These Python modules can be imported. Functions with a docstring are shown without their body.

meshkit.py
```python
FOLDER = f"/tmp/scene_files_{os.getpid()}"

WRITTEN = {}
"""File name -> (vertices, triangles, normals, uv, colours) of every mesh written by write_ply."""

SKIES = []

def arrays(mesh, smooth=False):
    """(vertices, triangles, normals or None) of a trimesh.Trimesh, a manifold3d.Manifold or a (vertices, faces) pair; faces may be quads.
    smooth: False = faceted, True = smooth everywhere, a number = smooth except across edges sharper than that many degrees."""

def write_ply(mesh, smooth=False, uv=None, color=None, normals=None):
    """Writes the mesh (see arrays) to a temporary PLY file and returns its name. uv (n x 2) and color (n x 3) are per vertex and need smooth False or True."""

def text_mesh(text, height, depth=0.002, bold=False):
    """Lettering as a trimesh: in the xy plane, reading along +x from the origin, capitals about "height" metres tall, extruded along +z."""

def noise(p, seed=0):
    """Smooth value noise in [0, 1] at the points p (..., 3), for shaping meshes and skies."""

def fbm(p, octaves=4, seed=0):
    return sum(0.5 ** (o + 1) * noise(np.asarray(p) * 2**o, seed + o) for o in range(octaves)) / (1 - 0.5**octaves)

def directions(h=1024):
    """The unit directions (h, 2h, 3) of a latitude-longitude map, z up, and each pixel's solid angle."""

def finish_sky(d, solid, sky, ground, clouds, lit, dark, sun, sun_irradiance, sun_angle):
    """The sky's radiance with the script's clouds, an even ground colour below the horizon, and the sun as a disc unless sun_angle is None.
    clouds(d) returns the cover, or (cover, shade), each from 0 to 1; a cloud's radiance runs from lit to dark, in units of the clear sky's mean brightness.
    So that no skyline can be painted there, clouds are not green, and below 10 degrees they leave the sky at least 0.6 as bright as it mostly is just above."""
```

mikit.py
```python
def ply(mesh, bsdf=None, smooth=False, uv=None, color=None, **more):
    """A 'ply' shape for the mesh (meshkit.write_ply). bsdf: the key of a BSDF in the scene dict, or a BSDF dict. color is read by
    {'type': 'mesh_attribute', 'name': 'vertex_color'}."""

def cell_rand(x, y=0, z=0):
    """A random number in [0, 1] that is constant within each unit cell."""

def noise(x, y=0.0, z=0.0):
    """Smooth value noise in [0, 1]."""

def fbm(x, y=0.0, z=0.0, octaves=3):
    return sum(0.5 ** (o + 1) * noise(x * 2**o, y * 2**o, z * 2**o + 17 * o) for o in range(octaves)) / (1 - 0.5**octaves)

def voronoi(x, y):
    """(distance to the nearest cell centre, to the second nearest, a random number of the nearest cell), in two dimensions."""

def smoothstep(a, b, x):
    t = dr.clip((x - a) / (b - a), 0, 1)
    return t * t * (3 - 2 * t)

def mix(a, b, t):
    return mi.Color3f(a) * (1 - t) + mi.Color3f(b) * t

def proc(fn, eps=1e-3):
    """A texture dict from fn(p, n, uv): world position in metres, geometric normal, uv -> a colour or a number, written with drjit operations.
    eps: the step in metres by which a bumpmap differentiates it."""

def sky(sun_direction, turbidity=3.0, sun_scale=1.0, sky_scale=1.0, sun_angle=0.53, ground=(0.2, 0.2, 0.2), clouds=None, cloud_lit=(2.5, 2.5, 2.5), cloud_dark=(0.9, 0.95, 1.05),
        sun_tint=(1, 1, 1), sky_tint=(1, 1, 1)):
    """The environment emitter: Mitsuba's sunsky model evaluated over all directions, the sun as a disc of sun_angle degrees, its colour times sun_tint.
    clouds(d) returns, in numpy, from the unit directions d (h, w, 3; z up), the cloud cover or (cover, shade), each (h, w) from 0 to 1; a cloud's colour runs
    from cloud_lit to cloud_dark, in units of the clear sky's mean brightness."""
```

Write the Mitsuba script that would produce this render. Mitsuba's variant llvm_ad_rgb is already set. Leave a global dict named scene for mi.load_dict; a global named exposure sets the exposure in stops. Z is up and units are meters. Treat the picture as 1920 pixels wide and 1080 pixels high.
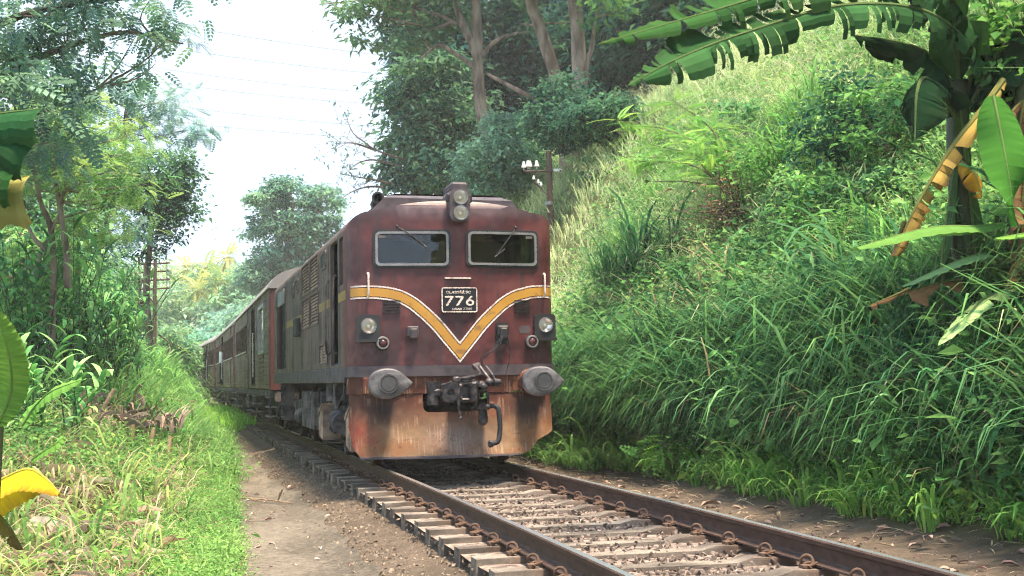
import math, numpy as np, trimesh, drjit as dr, mitsuba as mi, mikit, meshkit
import manifold3d as m3
from manifold3d import Manifold, CrossSection
import shapely.geometry as sg
from shapely.ops import unary_union
from mikit import noise, fbm, smoothstep, mix, proc
PI = math.pi
scene, labels, used = {}, {}, {}
rng = np.random.default_rng(7)
A = lambda *v: np.array(v, float)

# ---------------------------------------------------------------- camera, sky, exposure
exposure = 2.84
cam_at, yaw, pitch, roll = A(-3.533, -16.916, 1.14), .2488, .0679, -.0167
fh, r0 = A(math.sin(yaw), math.cos(yaw), 0), A(math.cos(yaw), -math.sin(yaw), 0)
fwd = fh * math.cos(pitch) + A(0, 0, 1) * math.sin(pitch)
up0 = A(0, 0, 1) * math.cos(pitch) - fh * math.sin(pitch)
up = up0 * math.cos(roll) - r0 * math.sin(roll)
HAZE = 0.00075
scene['camera'] = {'type': 'perspective', 'fov': 2 * math.degrees(math.atan(960 / 2500)), 'fov_axis': 'x', 'near_clip': .05, 'far_clip': 5000.,
                   'to_world': mi.ScalarTransform4f().look_at(origin=cam_at.tolist(), target=(cam_at + fwd).tolist(), up=up.tolist())}
def cloud_cover(d):
    n = meshkit.fbm(d * [2.2, 2.2, 4.5], 5, 3)
    return np.clip(.8 + .5 * (n - .5), 0, 1), np.clip((n - .45) * 1.6, 0, .55)
scene['sky'] = mikit.sky((0.10, -0.24, 0.97), turbidity=3, sun_scale=1.05, sun_angle=10, clouds=cloud_cover, cloud_lit=(1.6, 1.98, 2.45), cloud_dark=(1.15, 1.38, 1.78), sun_tint=(1, .97, .9))
scene['haze_air'] = {'type': 'homogeneous', 'albedo': {'type': 'rgb', 'value': [.94, .96, .98]}, 'sigma_t': HAZE}

# ---------------------------------------------------------------- helpers
def numbered(k):
    n = used.get(k, 0); used[k] = n + 1
    return k if n == 0 else '%s_%03d' % (k, n)
def tag(key, label=None, cat=None, group=None, kind=None):
    d = labels.setdefault(key, {})
    for a, b in (('label', label), ('category', cat), ('group', group), ('kind', kind)):
        if b: d[a] = b
    return key
def thing(name, label, cat, group=None):
    k = numbered(name); tag(k, label, cat, group); return k
def obj(name, mesh, mat, parent=None, smooth=False, color=None, uv=None, label=None, kind=None, cat=None, group=None, xf=None):
    k = numbered((parent + '__' if parent else '') + name)
    if isinstance(mesh, tuple) and len(mesh) == 3: mesh, color = mesh[:2], mesh[2]
    if isinstance(mesh, dict): d = dict(mesh)
    else: d = mikit.ply(mesh, mat, smooth=smooth, color=color, uv=uv)
    if xf is not None: d['to_world'] = xf
    scene[k] = d
    if label or kind or cat: tag(k, label, cat, group, kind)
    return k
def structure(name, mesh, mat, **k): return obj(name, mesh, mat, kind='structure', **k)
def stuff(name, mesh, mat, label, cat): return obj(name, mesh, mat, label=label, cat=cat, kind='stuff')

def cat_mesh(ms):
    V, F, C, n = [], [], [], 0
    for m in ms:
        if hasattr(m, 'to_mesh'): q = m.to_mesh(); m = (q.vert_properties[:, :3], q.tri_verts)
        elif hasattr(m, 'vertices'): m = (np.array(m.vertices), np.array(m.faces))
        f = np.asarray(m[1]); 
        if f.shape[1] == 4: f = np.vstack([f[:, [0, 1, 2]], f[:, [0, 2, 3]]])
        V.append(np.asarray(m[0], float)); F.append(f + n); n += len(m[0])
        if len(m) > 2: C.append(np.broadcast_to(np.asarray(m[2], float), (len(m[0]), 3)))
    return (np.vstack(V), np.vstack(F)) + ((np.vstack(C),) if C else ())
def box(x0, x1, y0, y1, z0, z1): return Manifold.cube([abs(x1 - x0), abs(y1 - y0), abs(z1 - z0)]).translate([min(x0, x1), min(y0, y1), min(z0, z1)])
def rbox(x0, x1, y0, y1, z0, z1, r=.01):
    e = 1e-4; r = min(r, abs(x1 - x0) / 2 - e, abs(y1 - y0) / 2 - e, abs(z1 - z0) / 2 - e)
    lo, hi = A(min(x0, x1), min(y0, y1), min(z0, z1)), A(max(x0, x1), max(y0, y1), max(z0, z1))
    P = []
    for i in range(8):
        c = [(hi if i >> k & 1 else lo)[k] for k in range(3)]
        for k in range(3):
            q = list(c)
            for j in range(3):
                if j != k: q[j] += r if not (i >> j & 1) else -r
            P.append(q)
    return Manifold.hull_points(np.array(P, np.float32))
def cyl(p0, p1, r0, r1=None, n=20):
    p0, p1 = np.asarray(p0, float), np.asarray(p1, float); d = p1 - p0; L = np.linalg.norm(d)
    m = Manifold.cylinder(L, r0, r0 if r1 is None else r1, n)
    return m.transform(frame(d / L, p0))
def frame(z, o):
    z = np.asarray(z, float) / np.linalg.norm(z); x = np.cross([0, 0, 1.] if abs(z[2]) < .95 else [1., 0, 0], z); x /= np.linalg.norm(x); y = np.cross(z, x)
    return np.column_stack([x, y, z, o]).astype(float)
def ball(c, r, n=16): return Manifold.sphere(r, n).translate(list(map(float, c)))
def tube(P, R, sides=8, cap=True):
    P = np.asarray(P, float); R = np.broadcast_to(np.asarray(R, float), (len(P),))
    t = np.gradient(P, axis=0); t /= np.linalg.norm(t, axis=1, keepdims=True) + 1e-12
    a = np.cross(t, np.where(np.abs(t[:, 2:]) < .93, [[0, 0, 1.]], [[1., 0, 0]])); a /= np.linalg.norm(a, axis=1, keepdims=True) + 1e-12
    for i in range(1, len(a)):
        if a[i] @ a[i - 1] < 0: a[i] = -a[i]
    b = np.cross(t, a); g = np.arange(sides) * 2 * PI / sides
    V = (P[:, None] + R[:, None, None] * (np.cos(g)[None, :, None] * a[:, None] + np.sin(g)[None, :, None] * b[:, None])).reshape(-1, 3)
    i, j = np.meshgrid(np.arange(len(P) - 1), np.arange(sides), indexing='ij'); k = (j + 1) % sides
    q = np.stack([i * sides + j, i * sides + k, (i + 1) * sides + k, (i + 1) * sides + j], -1).reshape(-1, 4)
    F = np.vstack([q[:, [0, 2, 1]], q[:, [0, 3, 2]]])
    if cap:
        n = len(V); V = np.vstack([V, P[[0, -1]]]); j = np.arange(sides); k = (j + 1) % sides; e = (len(P) - 1) * sides
        F = np.vstack([F, np.stack([j, k, j * 0 + n], 1), np.stack([e + k, e + j, j * 0 + n + 1], 1)])
    return V, F
def spline(P, n):
    P = np.asarray(P, float); Q = np.vstack([2 * P[0] - P[1], P, 2 * P[-1] - P[-2]]); out = []
    t = np.linspace(0, len(P) - 1 - 1e-9, n)
    i = t.astype(int); u = (t - i)[:, None]; a, b, c, d = Q[i], Q[i + 1], Q[i + 2], Q[i + 3]
    return .5 * (2 * b + (c - a) * u + (2 * a - 5 * b + 4 * c - d) * u ** 2 + (3 * b - a - 3 * c + d) * u ** 3)
def rounded(x0, x1, y0, y1, r): return sg.box(x0 + r, y0 + r, x1 - r, y1 - r).buffer(r, 6)
def xsec(p):
    def rings(g): return [np.array(g.exterior.coords)[:-1]] + [np.array(h.coords)[:-1] for h in g.interiors]
    gs = getattr(p, 'geoms', [p]); return CrossSection([r for g in gs for r in rings(g)], m3.FillRule.EvenOdd)
def ext_xz(p, y0, y1):
    """a shapely polygon drawn in (x, z), extruded from y0 to y1"""
    return Manifold.extrude(xsec(p), y1 - y0).transform(np.array([[1, 0, 0, 0], [0, 0, -1, y1], [0, 1, 0, 0]], float))
def ext_yz(p, x0, x1):
    return Manifold.extrude(xsec(p), x1 - x0).transform(np.array([[0, 0, 1, x0], [1, 0, 0, 0], [0, 1, 0, 0]], float))
def ext_xy(p, z0, z1): return Manifold.extrude(xsec(p), z1 - z0).translate([0, 0, z0])

# ---------------------------------------------------------------- materials
def bs(name, **k): scene[name] = {'type': 'twosided', 'b': {'type': 'principled', **k}}; return name
def rgb(*c): return {'type': 'rgb', 'value': list(c)}
scene['leaf'] = {'type': 'principledthin', 'base_color': {'type': 'mesh_attribute', 'name': 'vertex_color'}, 'roughness': .45, 'diff_trans': .85, 'eta': 1.4}
scene['glossy_leaf'] = {'type': 'principledthin', 'base_color': {'type': 'mesh_attribute', 'name': 'vertex_color'}, 'roughness': .36, 'diff_trans': .42, 'eta': 1.5}
bs('painted', base_color={'type': 'mesh_attribute', 'name': 'vertex_color'}, roughness=.7, specular=.25)
def bark_fn(p, n, uv):
    a = fbm(p.x * 9, p.y * 9, p.z * 2.2, 4); b = noise(p.x * 2.1 + 7, p.y * 2.1, p.z * .8)
    return mix((.09, .07, .055), (.26, .20, .165), smoothstep(.25, .75, a)) * (.7 + .5 * b)
bs('bark', base_color=proc(bark_fn), roughness=.9, specular=.1)
def pole_fn(p, n, uv):
    a = fbm(p.x * 30, p.y * 30, p.z * 2.5, 3); return mix((.06, .045, .04), (.17, .115, .09), a)
bs('pole_wood', base_color=proc(pole_fn), roughness=.85, specular=.15)
def xcd(y): return dr.select(y < 0, -.0013 * y * y, dr.select(y > 40, -dr.square(y - 40) / 1100, 0))
def ground_fn(p, n, uv):
    a = fbm(p.x * 1.3, p.y * 1.3, 0, 4); b = fbm(p.x * 14, p.y * 14, 3, 3); d = p.x - xcd(p.y)
    soil = mix((.042, .034, .027), (.13, .10, .076), b * .6 + a * .4); grassy = mix((.035, .045, .018), (.10, .105, .04), b)
    w = smoothstep(2.7, 3.5, d + (a - .5) * 1.2) + smoothstep(2.4, 3.3, -d + (a - .5) * .8)
    return mix(soil, grassy, dr.clip(w, 0, 1))
bs('ground_soil', base_color=proc(ground_fn), roughness=.95, specular=.1)
def path_fn(p, n, uv):
    a = fbm(p.x * 1.1, p.y * .6, 0, 4); b = fbm(p.x * 22, p.y * 22, 3, 3); c = noise(p.x * 60, p.y * 60, 1)
    col = mix((.066, .058, .048), (.168, .146, .120), smoothstep(.2, .8, .55 * a + .45 * b)); return col * (.8 + .35 * c)
scene['path_flat'] = {'type': 'principled', 'base_color': proc(path_fn), 'roughness': .95, 'specular': .1}
scene['path_dirt'] = {'type': 'twosided', 'b': {'type': 'bumpmap', 'arbitrary': proc(lambda p, n, uv: fbm(p.x * 5, p.y * 4, 0, 5) * .08, eps=.004), 'scale': 1.0, 'b': {'type': 'ref', 'id': 'path_flat'}}}
def ballast_fn(p, n, uv):
    a = noise(p.x * 23, p.y * 23, p.z * 23); b = fbm(p.x * .8, p.y * .8, 0, 3); d = p.x - xcd(p.y)
    left = smoothstep(1.1, 1.5, -d)
    inner = mix((.075, .06, .053), (.27, .215, .185), smoothstep(.15, .9, a)); dusty = mix((.13, .10, .075), (.42, .34, .25), a)
    return mix(inner, dusty, left * (.4 + .6 * b)) 
bs('ballast_stone', base_color=proc(ballast_fn), roughness=.9, specular=.15)
def concrete_fn(p, n, uv):
    a = fbm(p.x * 3, p.y * 5, p.z * 6, 4); b = noise(p.x * 70, p.y * 70, p.z * 70); d = p.x - xcd(p.y)
    rust = dr.exp(-dr.square((dr.abs(d) - .86) / .16)) * (.4 + .6 * a)
    col = mix((.075, .064, .056), (.22, .19, .162), smoothstep(.25, .75, a)) * (.82 + .3 * b)
    return mix(col, (.16, .085, .055), .75 * rust)
bs('concrete', base_color=proc(concrete_fn), roughness=.9, specular=.2)
def rust_fn(p, n, uv):
    a = fbm(p.x * 12, p.y * 12, p.z * 20, 4); return mix((.028, .018, .016), (.10, .055, .04), a)
bs('rusty_steel', base_color=proc(rust_fn), roughness=.75, metallic=.25)
def clip_fn(p, n, uv):
    a = fbm(p.x * 25, p.y * 25, p.z * 25, 3); return mix((.055, .036, .028), (.19, .12, .085), a)
bs('rusty_clip', base_color=proc(clip_fn), roughness=.8, specular=.2)
bs('worn_steel', base_color=rgb(.75, .73, .74), roughness=.36, metallic=1.)

def grime(p, s=1.): return fbm(p.x * 1.7 * s, p.y * 1.7 * s, p.z * 2.6 * s, 4)
def front_fn(p, n, uv):
    g = grime(p); fine = fbm(p.x * 11, p.y * 11, p.z * 7, 3); streak = fbm(p.x * 9, p.y * 9, p.z * .7, 3)
    col = mix((.056, .013, .017), (.125, .032, .035), smoothstep(.3, .7, g)) * (.7 + .6 * fine)
    wear = fbm(p.x * 3.1 + 9, p.y * 3, p.z * 3.4, 5); col = mix(col, (.17, .062, .058), smoothstep(.52, .72, wear) * .5); col = mix(col, (.045, .02, .022), smoothstep(.5, .3, wear) * .5)
    col = mix(col, (.16, .062, .062), smoothstep(.45, .8, fine) * .5 * smoothstep(2.3, 1.4, p.z))
    col = mix(col, (.05, .03, .035), smoothstep(.50, .72, streak) * .6)
    roof = smoothstep(3.17, 3.36, p.z + (g - .5) * .15)
    return mix(col, mix((.06, .045, .055), (.17, .125, .14), fine), roof * .75)
scene['maroon_paint'] = {'type': 'twosided', 'b': {'type': 'principled', 'base_color': proc(front_fn), 'roughness': .42, 'specular': .5}}
def side_fn(p, n, uv):
    g = grime(p); streak = fbm(p.x * 7, p.y * 7, p.z * .5, 4); fine = noise(p.x * 40, p.y * 40, p.z * 40)
    col = mix((.055, .037, .036), (.165, .122, .11), smoothstep(.25, .75, .5 * g + .5 * streak)) * (.85 + .3 * fine)
    col = mix(col, (.10, .038, .04), smoothstep(.55, .8, g) * .5)
    col = mix((.125, .04, .042), col, smoothstep(.15, .95, p.y))
    return mix(col, mix((.06, .05, .055), (.2, .17, .18), fine), smoothstep(3.2, 3.34, p.z) * .8)
bs('side_paint', base_color=proc(side_fn), roughness=.6, specular=.35)
def skirt_fn(p, n, uv):
    g = grime(p, 1.3); f = fbm(p.x * 13, p.y * 13, p.z * 13, 3); h = fbm(p.x * 4 + 5, p.y * 4, p.z * 4, 4)
    col = mix((.095, .032, .024), (.17, .068, .036), smoothstep(.35, .7, h))
    tan = mix((.15, .08, .042), (.30, .195, .115), fbm(p.x * 7, p.y * 7, p.z * 7, 4)); org = mix(tan, (.23, .10, .042), smoothstep(.45, .65, g) * .7)
    col = mix(col, org, smoothstep(.83, .42, p.z + (h - .5) * .45) * .95)
    grey = dr.exp(-dr.square((p.x + .02) / .4) - dr.square((p.z - .40) / .22))
    col = mix(col, (.24, .19, .185), grey * .75)
    chip = smoothstep(.60, .68, fbm(p.x * 26, p.y * 26, p.z * 30, 3)); scr = smoothstep(.62, .72, noise(p.x * 60, 0, p.z * 3.5 + p.x * 2)) * smoothstep(.4, .6, h)
    col = mix(mix(col, (.09, .04, .03), chip * .5 * smoothstep(.45, .65, fbm(p.x * 2.3, p.y * 2, p.z * 3, 3))), (.42, .33, .26), scr * .4)
    red = smoothstep(-1.02, -1.34, p.x + (h - .5) * .6) * smoothstep(.8, .5, p.z)
    col = mix(col, (.27, .05, .035), red * .85)
    buffer_patch = dr.exp(-dr.square((dr.abs(p.x) - .93) / .27) - dr.square((p.z - .78) / .2)) * (.45 + .9 * h)  # darker patch below each buffer
    return mix(col, (.03, .024, .026), dr.clip(buffer_patch, 0, .9)) * (.8 + .4 * f)
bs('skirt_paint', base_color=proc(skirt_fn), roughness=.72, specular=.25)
def beam_fn(p, n, uv):
    f = fbm(p.x * 8, p.y * 8, p.z * 8, 4); return mix((.035, .032, .042), (.12, .095, .105), f)
bs('dark_beam', base_color=proc(beam_fn), roughness=.6, specular=.35)
def dusty_fn(p, n, uv):
    f = fbm(p.x * 5, p.y * 5, p.z * 5, 4); t = noise(p.x * 33, p.y * 33, p.z * 33)
    return mix((.035, .034, .042), (.16, .14, .14), smoothstep(.3, .8, f)) * (.75 + .4 * t)
bs('underframe', base_color=proc(dusty_fn), roughness=.8, specular=.2)
def tan_fn(p, n, uv):
    f = fbm(p.x * 6, p.y * 6, p.z * 6, 4); return mix((.12, .085, .075), (.36, .26, .2), smoothstep(.25, .75, f))
bs('dusty_plate', base_color=proc(tan_fn), roughness=.8, specular=.2)
def buffer_fn(p, n, uv):
    f = fbm(p.x * 9, p.y * 9, p.z * 9, 4); r = dr.sqrt(dr.square(dr.abs(p.x) - .975) + dr.square(p.z - 1.1)); s = noise(p.x * 55, p.y * 55, p.z * 55)
    col = mix((.085, .082, .095), (.21, .205, .22), smoothstep(.25, .8, f)) * (.8 + .35 * s)
    return mix(col, (.06, .06, .07), smoothstep(.145, .10, r) * .7)
bs('buffer_steel', base_color=proc(buffer_fn), roughness=.55, metallic=.35)
def greasy_fn(p, n, uv):
    f = fbm(p.x * 14, p.y * 14, p.z * 14, 3); return mix((.022, .022, .03), (.13, .11, .115), smoothstep(.3, .85, f))
bs('greasy_steel', base_color=proc(greasy_fn), roughness=.45, metallic=.3)
bs('rubber', base_color=rgb(.022, .024, .032), roughness=.6, specular=.4)
def yellow_fn(p, n, uv):
    f = fbm(p.x * 10, p.y * 10, p.z * 10, 4); g = fbm(p.x * 3, p.y * 3, p.z * 3, 3)
    return mix(mix((.44, .21, .035), (.58, .31, .055), g), (.22, .12, .06), smoothstep(.55, .85, f) * .7)
bs('yellow_paint', base_color=proc(yellow_fn), roughness=.45, specular=.5)
bs('dirty_yellow', base_color=proc(lambda p, n, uv: mix((.33, .22, .05), (.17, .12, .07), fbm(p.x * 6, p.y * 3, p.z * 12, 4))), roughness=.6)
def white_fn(p, n, uv):
    f = fbm(p.x * 16, p.y * 16, p.z * 16, 4); return mix((.72, .62, .58), (.34, .22, .2), smoothstep(.5, .8, f))
bs('white_paint', base_color=proc(white_fn), roughness=.5)
bs('plate_black', base_color=rgb(.016, .017, .022), roughness=.45, specular=.4)
bs('black_paint', base_color=rgb(.025, .024, .028), roughness=.5)
bs('alloy_frame', base_color=proc(lambda p, n, uv: mix((.16, .16, .18), (.42, .40, .40), fbm(p.x * 9, p.y * 9, p.z * 9, 3))), roughness=.4, metallic=.5)
bs('cab_inside', base_color=rgb(.03, .07, .08), roughness=.8)
bs('chrome', base_color=rgb(.75, .72, .68), roughness=.18, metallic=1.)
bs('bulb', base_color=rgb(.85, .78, .6), roughness=.2, specular=.6)
bs('red_lens', base_color=rgb(.09, .02, .025), roughness=.15, clearcoat=1.)
scene['glass'] = {'type': 'thindielectric', 'int_ior': 1.42}
scene['clear_glass'] = {'type': 'thindielectric', 'int_ior': 1.3}
def coach_fn(p, n, uv):
    g = fbm(p.x * 1.5, p.y * 1.1, p.z * 1.5, 4); s = fbm(p.x * 6, p.y * 6, p.z * .6, 3); b = mikit.cell_rand(dr.floor(p.z / .105), dr.floor(p.y / 2.3), 4)
    return mix((.095, .066, .05), (.215, .155, .115), smoothstep(.25, .75, .5 * g + .5 * s)) * (.85 + .3 * b)
bs('coach_boards', base_color=proc(coach_fn), roughness=.65, specular=.3)
bs('coach_red', base_color=proc(lambda p, n, uv: mix((.055, .017, .018), (.13, .036, .034), fbm(p.x * 4, p.y * 4, p.z * 2, 3))), roughness=.6)
bs('coach_brown', base_color=proc(lambda p, n, uv: mix((.06, .032, .025), (.13, .07, .05), fbm(p.x * 4, p.y * 4, p.z * 2, 3))), roughness=.6)
bs('coach_dark', base_color=rgb(.018, .017, .02), roughness=.8)
bs('roof_grey', base_color=proc(lambda p, n, uv: mix((.16, .15, .15), (.34, .32, .32), fbm(p.x * 2, p.y * 1.2, p.z, 4))), roughness=.6)
bs('porcelain', base_color=rgb(.8, .8, .78), roughness=.2, clearcoat=.6)
bs('skin', base_color=rgb(.16, .085, .055), roughness=.6)
bs('hair', base_color=rgb(.012, .01, .01), roughness=.6)
bs('shirt', base_color=rgb(.7, .69, .7), roughness=.8)
bs('trousers', base_color=rgb(.025, .027, .04), roughness=.8)
bs('yellow_cloth', base_color=rgb(.7, .5, .08), roughness=.8)
bs('wire_metal', base_color=rgb(.22, .25, .25), roughness=.6)
bs('banana_stem', base_color=proc(lambda p, n, uv: mix((.02, .045, .02), (.075, .09, .035), fbm(p.x * 5, p.y * 5, p.z * 1.5, 4))), roughness=.55)
bs('pale_bark', base_color=proc(lambda p, n, uv: mix((.13, .095, .08), (.37, .285, .24), smoothstep(.25, .75, fbm(p.x * 5, p.y * 5, p.z * 1.2, 4)))), roughness=.9, specular=.1)
bs('dry_stalk', base_color=proc(lambda p, n, uv: mix((.20, .12, .08), (.50, .37, .25), fbm(p.x * 15, p.y * 15, p.z * 6, 3))), roughness=.9, specular=.1)
# ---------------------------------------------------------------- the lie of the land
def sst(a, b, x):
    t = np.clip((x - a) / (b - a), 0, 1); return t * t * (3 - 2 * t)
def xc(y): y = np.asarray(y, float); return np.where(y < 0, -.0013 * y * y, np.where(y > 40, -np.square(np.minimum(y, 130) - 40) / 1100 - np.maximum(y - 130, 0) * .16, 0))
def soft(x, w=.5): return w * np.logaddexp(0, x / w)
def xleft(y): return np.interp(y, [-40, -5, 7, 28, 60, 200], [-3.1, -2.9, -2.5, -1.95, -2.0, -2.2])      # edge of the path, from the track's axis
def crest(y): return np.interp(y, [-20, -10, 0, 40, 80, 130], [9.8, 10.0, 10.3, 11.6, 12.6, 13])
def height(x, y, rough=True):
    x, y = np.asarray(x, float), np.asarray(y, float); d = x - xc(y)
    z = np.interp(d, [-2.1, -1.75, -1.42, -1.2, 1.2, 1.6, 2.5, 3.1], [-.55, -.47, -.40, -.29, -.29, -.33, -.30, -.22])
    n = meshkit.fbm(np.stack([x * .35, y * .35, x * 0], -1), 4, 5) - .5
    z = z + 1.32 * soft(d - 3.35, .22) - 1.0 * soft(d - crest(y), .7) - .3 * soft(d - 45, 3)
    L = xleft(y) - d
    amt = np.interp(y, [-30, -6, 4, 14, 30, 60], [.06, .12, .95, 1.8, 2.3, 2.7])
    z = z + .06 * sst(0, .25, L) + amt * sst(.1, 3.6, L) + .10 * np.clip(L - 3, 0, 30)
    if rough: z = z + n * (1.1 * sst(4, 7, d) + .45 * sst(.6, 3, L))
    return z
def grid(xs, ys, dz=0., fn=height):
    X, Y = np.meshgrid(xs, ys, indexing='ij'); V = np.stack([X, Y, fn(X, Y) + dz], -1).reshape(-1, 3)
    i, j = np.meshgrid(np.arange(len(xs) - 1), np.arange(len(ys) - 1), indexing='ij'); n = len(ys); a = i * n + j
    q = np.stack([a, a + n, a + n + 1, a + 1], -1).reshape(-1, 4); return V, np.vstack([q[:, [0, 1, 2]], q[:, [0, 2, 3]]])
xs = np.concatenate([[-1500, -600, -250, -120], np.arange(-70, -14, 4), np.arange(-14, 14, .28), np.arange(14, 60, 2.5), [70, 90, 130, 250, 600, 1500]])
ys = np.concatenate([[-1500, -500, -200, -80], np.arange(-40, 20, .5), np.arange(20, 70, .8), np.arange(70, 180, 5), [200, 260, 400, 800, 1800]])
structure('ground', grid(xs, ys), 'ground_soil', smooth=True)
def strip(u0, u1, ya, yb, nu, dy, dz, edge=.12, seed=1):
    """a sheet along the track, from u0(y) to u1(y) beside its axis, with a wavering edge"""
    Y = np.arange(ya, yb, dy); T = np.linspace(0, 1, nu); V = []
    n0 = meshkit.fbm(np.stack([Y * 1.1, Y * 0, Y * 0 + seed], -1), 4) - .5; n1 = meshkit.fbm(np.stack([Y * 1.1, Y * 0 + 9, Y * 0 + seed], -1), 4) - .5
    a, b = u0(Y) + xc(Y) + n0 * edge * 2, u1(Y) + xc(Y) + n1 * edge * 2
    X = a[None] * (1 - T[:, None]) + b[None] * T[:, None]; YY = np.broadcast_to(Y, X.shape)
    V = np.stack([X, YY, height(X, YY) + dz], -1).reshape(-1, 3); n = len(Y)
    i, j = np.meshgrid(np.arange(nu - 1), np.arange(n - 1), indexing='ij'); q = i * n + j; q = np.stack([q, q + n, q + n + 1, q + 1], -1).reshape(-1, 4)
    return V, np.vstack([q[:, [0, 1, 2]], q[:, [0, 2, 3]]])
structure('footpath', strip(lambda y: xleft(y) - .15, lambda y: np.full_like(y, -1.85), -22, 27, 16, .12, .016, .18), 'path_dirt', smooth=True)

# ---------------------------------------------------------------- track: rails, sleepers, clips
track = 'railway_track'; tag(track, kind='structure')
RAIL = [(-.075, -.17), (.075, -.17), (.075, -.158), (.02, -.14), (.009, -.125), (.009, -.05), (.033, -.037), (.036, -.008), (.028, 0), (-.028, 0), (-.036, -.008), (-.033, -.037), (-.009, -.05), (-.009, -.125), (-.02, -.14), (-.075, -.158)]
def sweep(prof, off, Y, keep=None):
    prof = np.array(prof); c = xc(Y) + off; h = np.gradient(xc(Y), Y); nrm = np.hypot(1, h)
    V = np.stack([c[:, None] + prof[None, :, 0] / nrm[:, None], Y[:, None] - h[:, None] * prof[None, :, 0] / nrm[:, None], np.broadcast_to(prof[:, 1], (len(Y), len(prof)))], -1)
    m = len(prof); i, j = np.meshgrid(np.arange(len(Y) - 1), np.arange(m), indexing='ij'); k = (j + 1) % m
    q = np.stack([i * m + j, i * m + k, (i + 1) * m + k, (i + 1) * m + j], -1).reshape(-1, 4); V = V.reshape(-1, 3)
    return V, np.vstack([q[:, [0, 1, 2]], q[:, [0, 2, 3]]])
YR = np.concatenate([np.arange(-24, 0, .5), np.arange(0, 40, 4), np.arange(40, 125, 3)])
for off in (-.874, .874):
    r = obj('rail', sweep(RAIL, off, YR), 'rusty_steel', track, smooth=30)
    obj('running_band', sweep([(-.024, .0006), (.024, .0006), (.024, .003), (-.024, .003)], off + (.004 if off > 0 else -.004), YR), 'worn_steel', r)
def sleeper_mesh(s):
    g = np.random.default_rng(s); prof = sg.Polygon([(-1.29, -.39), (1.29, -.39), (1.285, -.2), (.62, -.185), (.5, -.215), (-.5, -.215), (-.62, -.185), (-1.285, -.2)])
    m = ext_xz(prof, -.115, .115)
    top = ext_yz(sg.Polygon([(-.13, -.4), (.13, -.4), (.1, -.202), (.088, -.17), (-.088, -.17), (-.1, -.202)]), -2, 2)
    return (m ^ top)
CL = None
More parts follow.
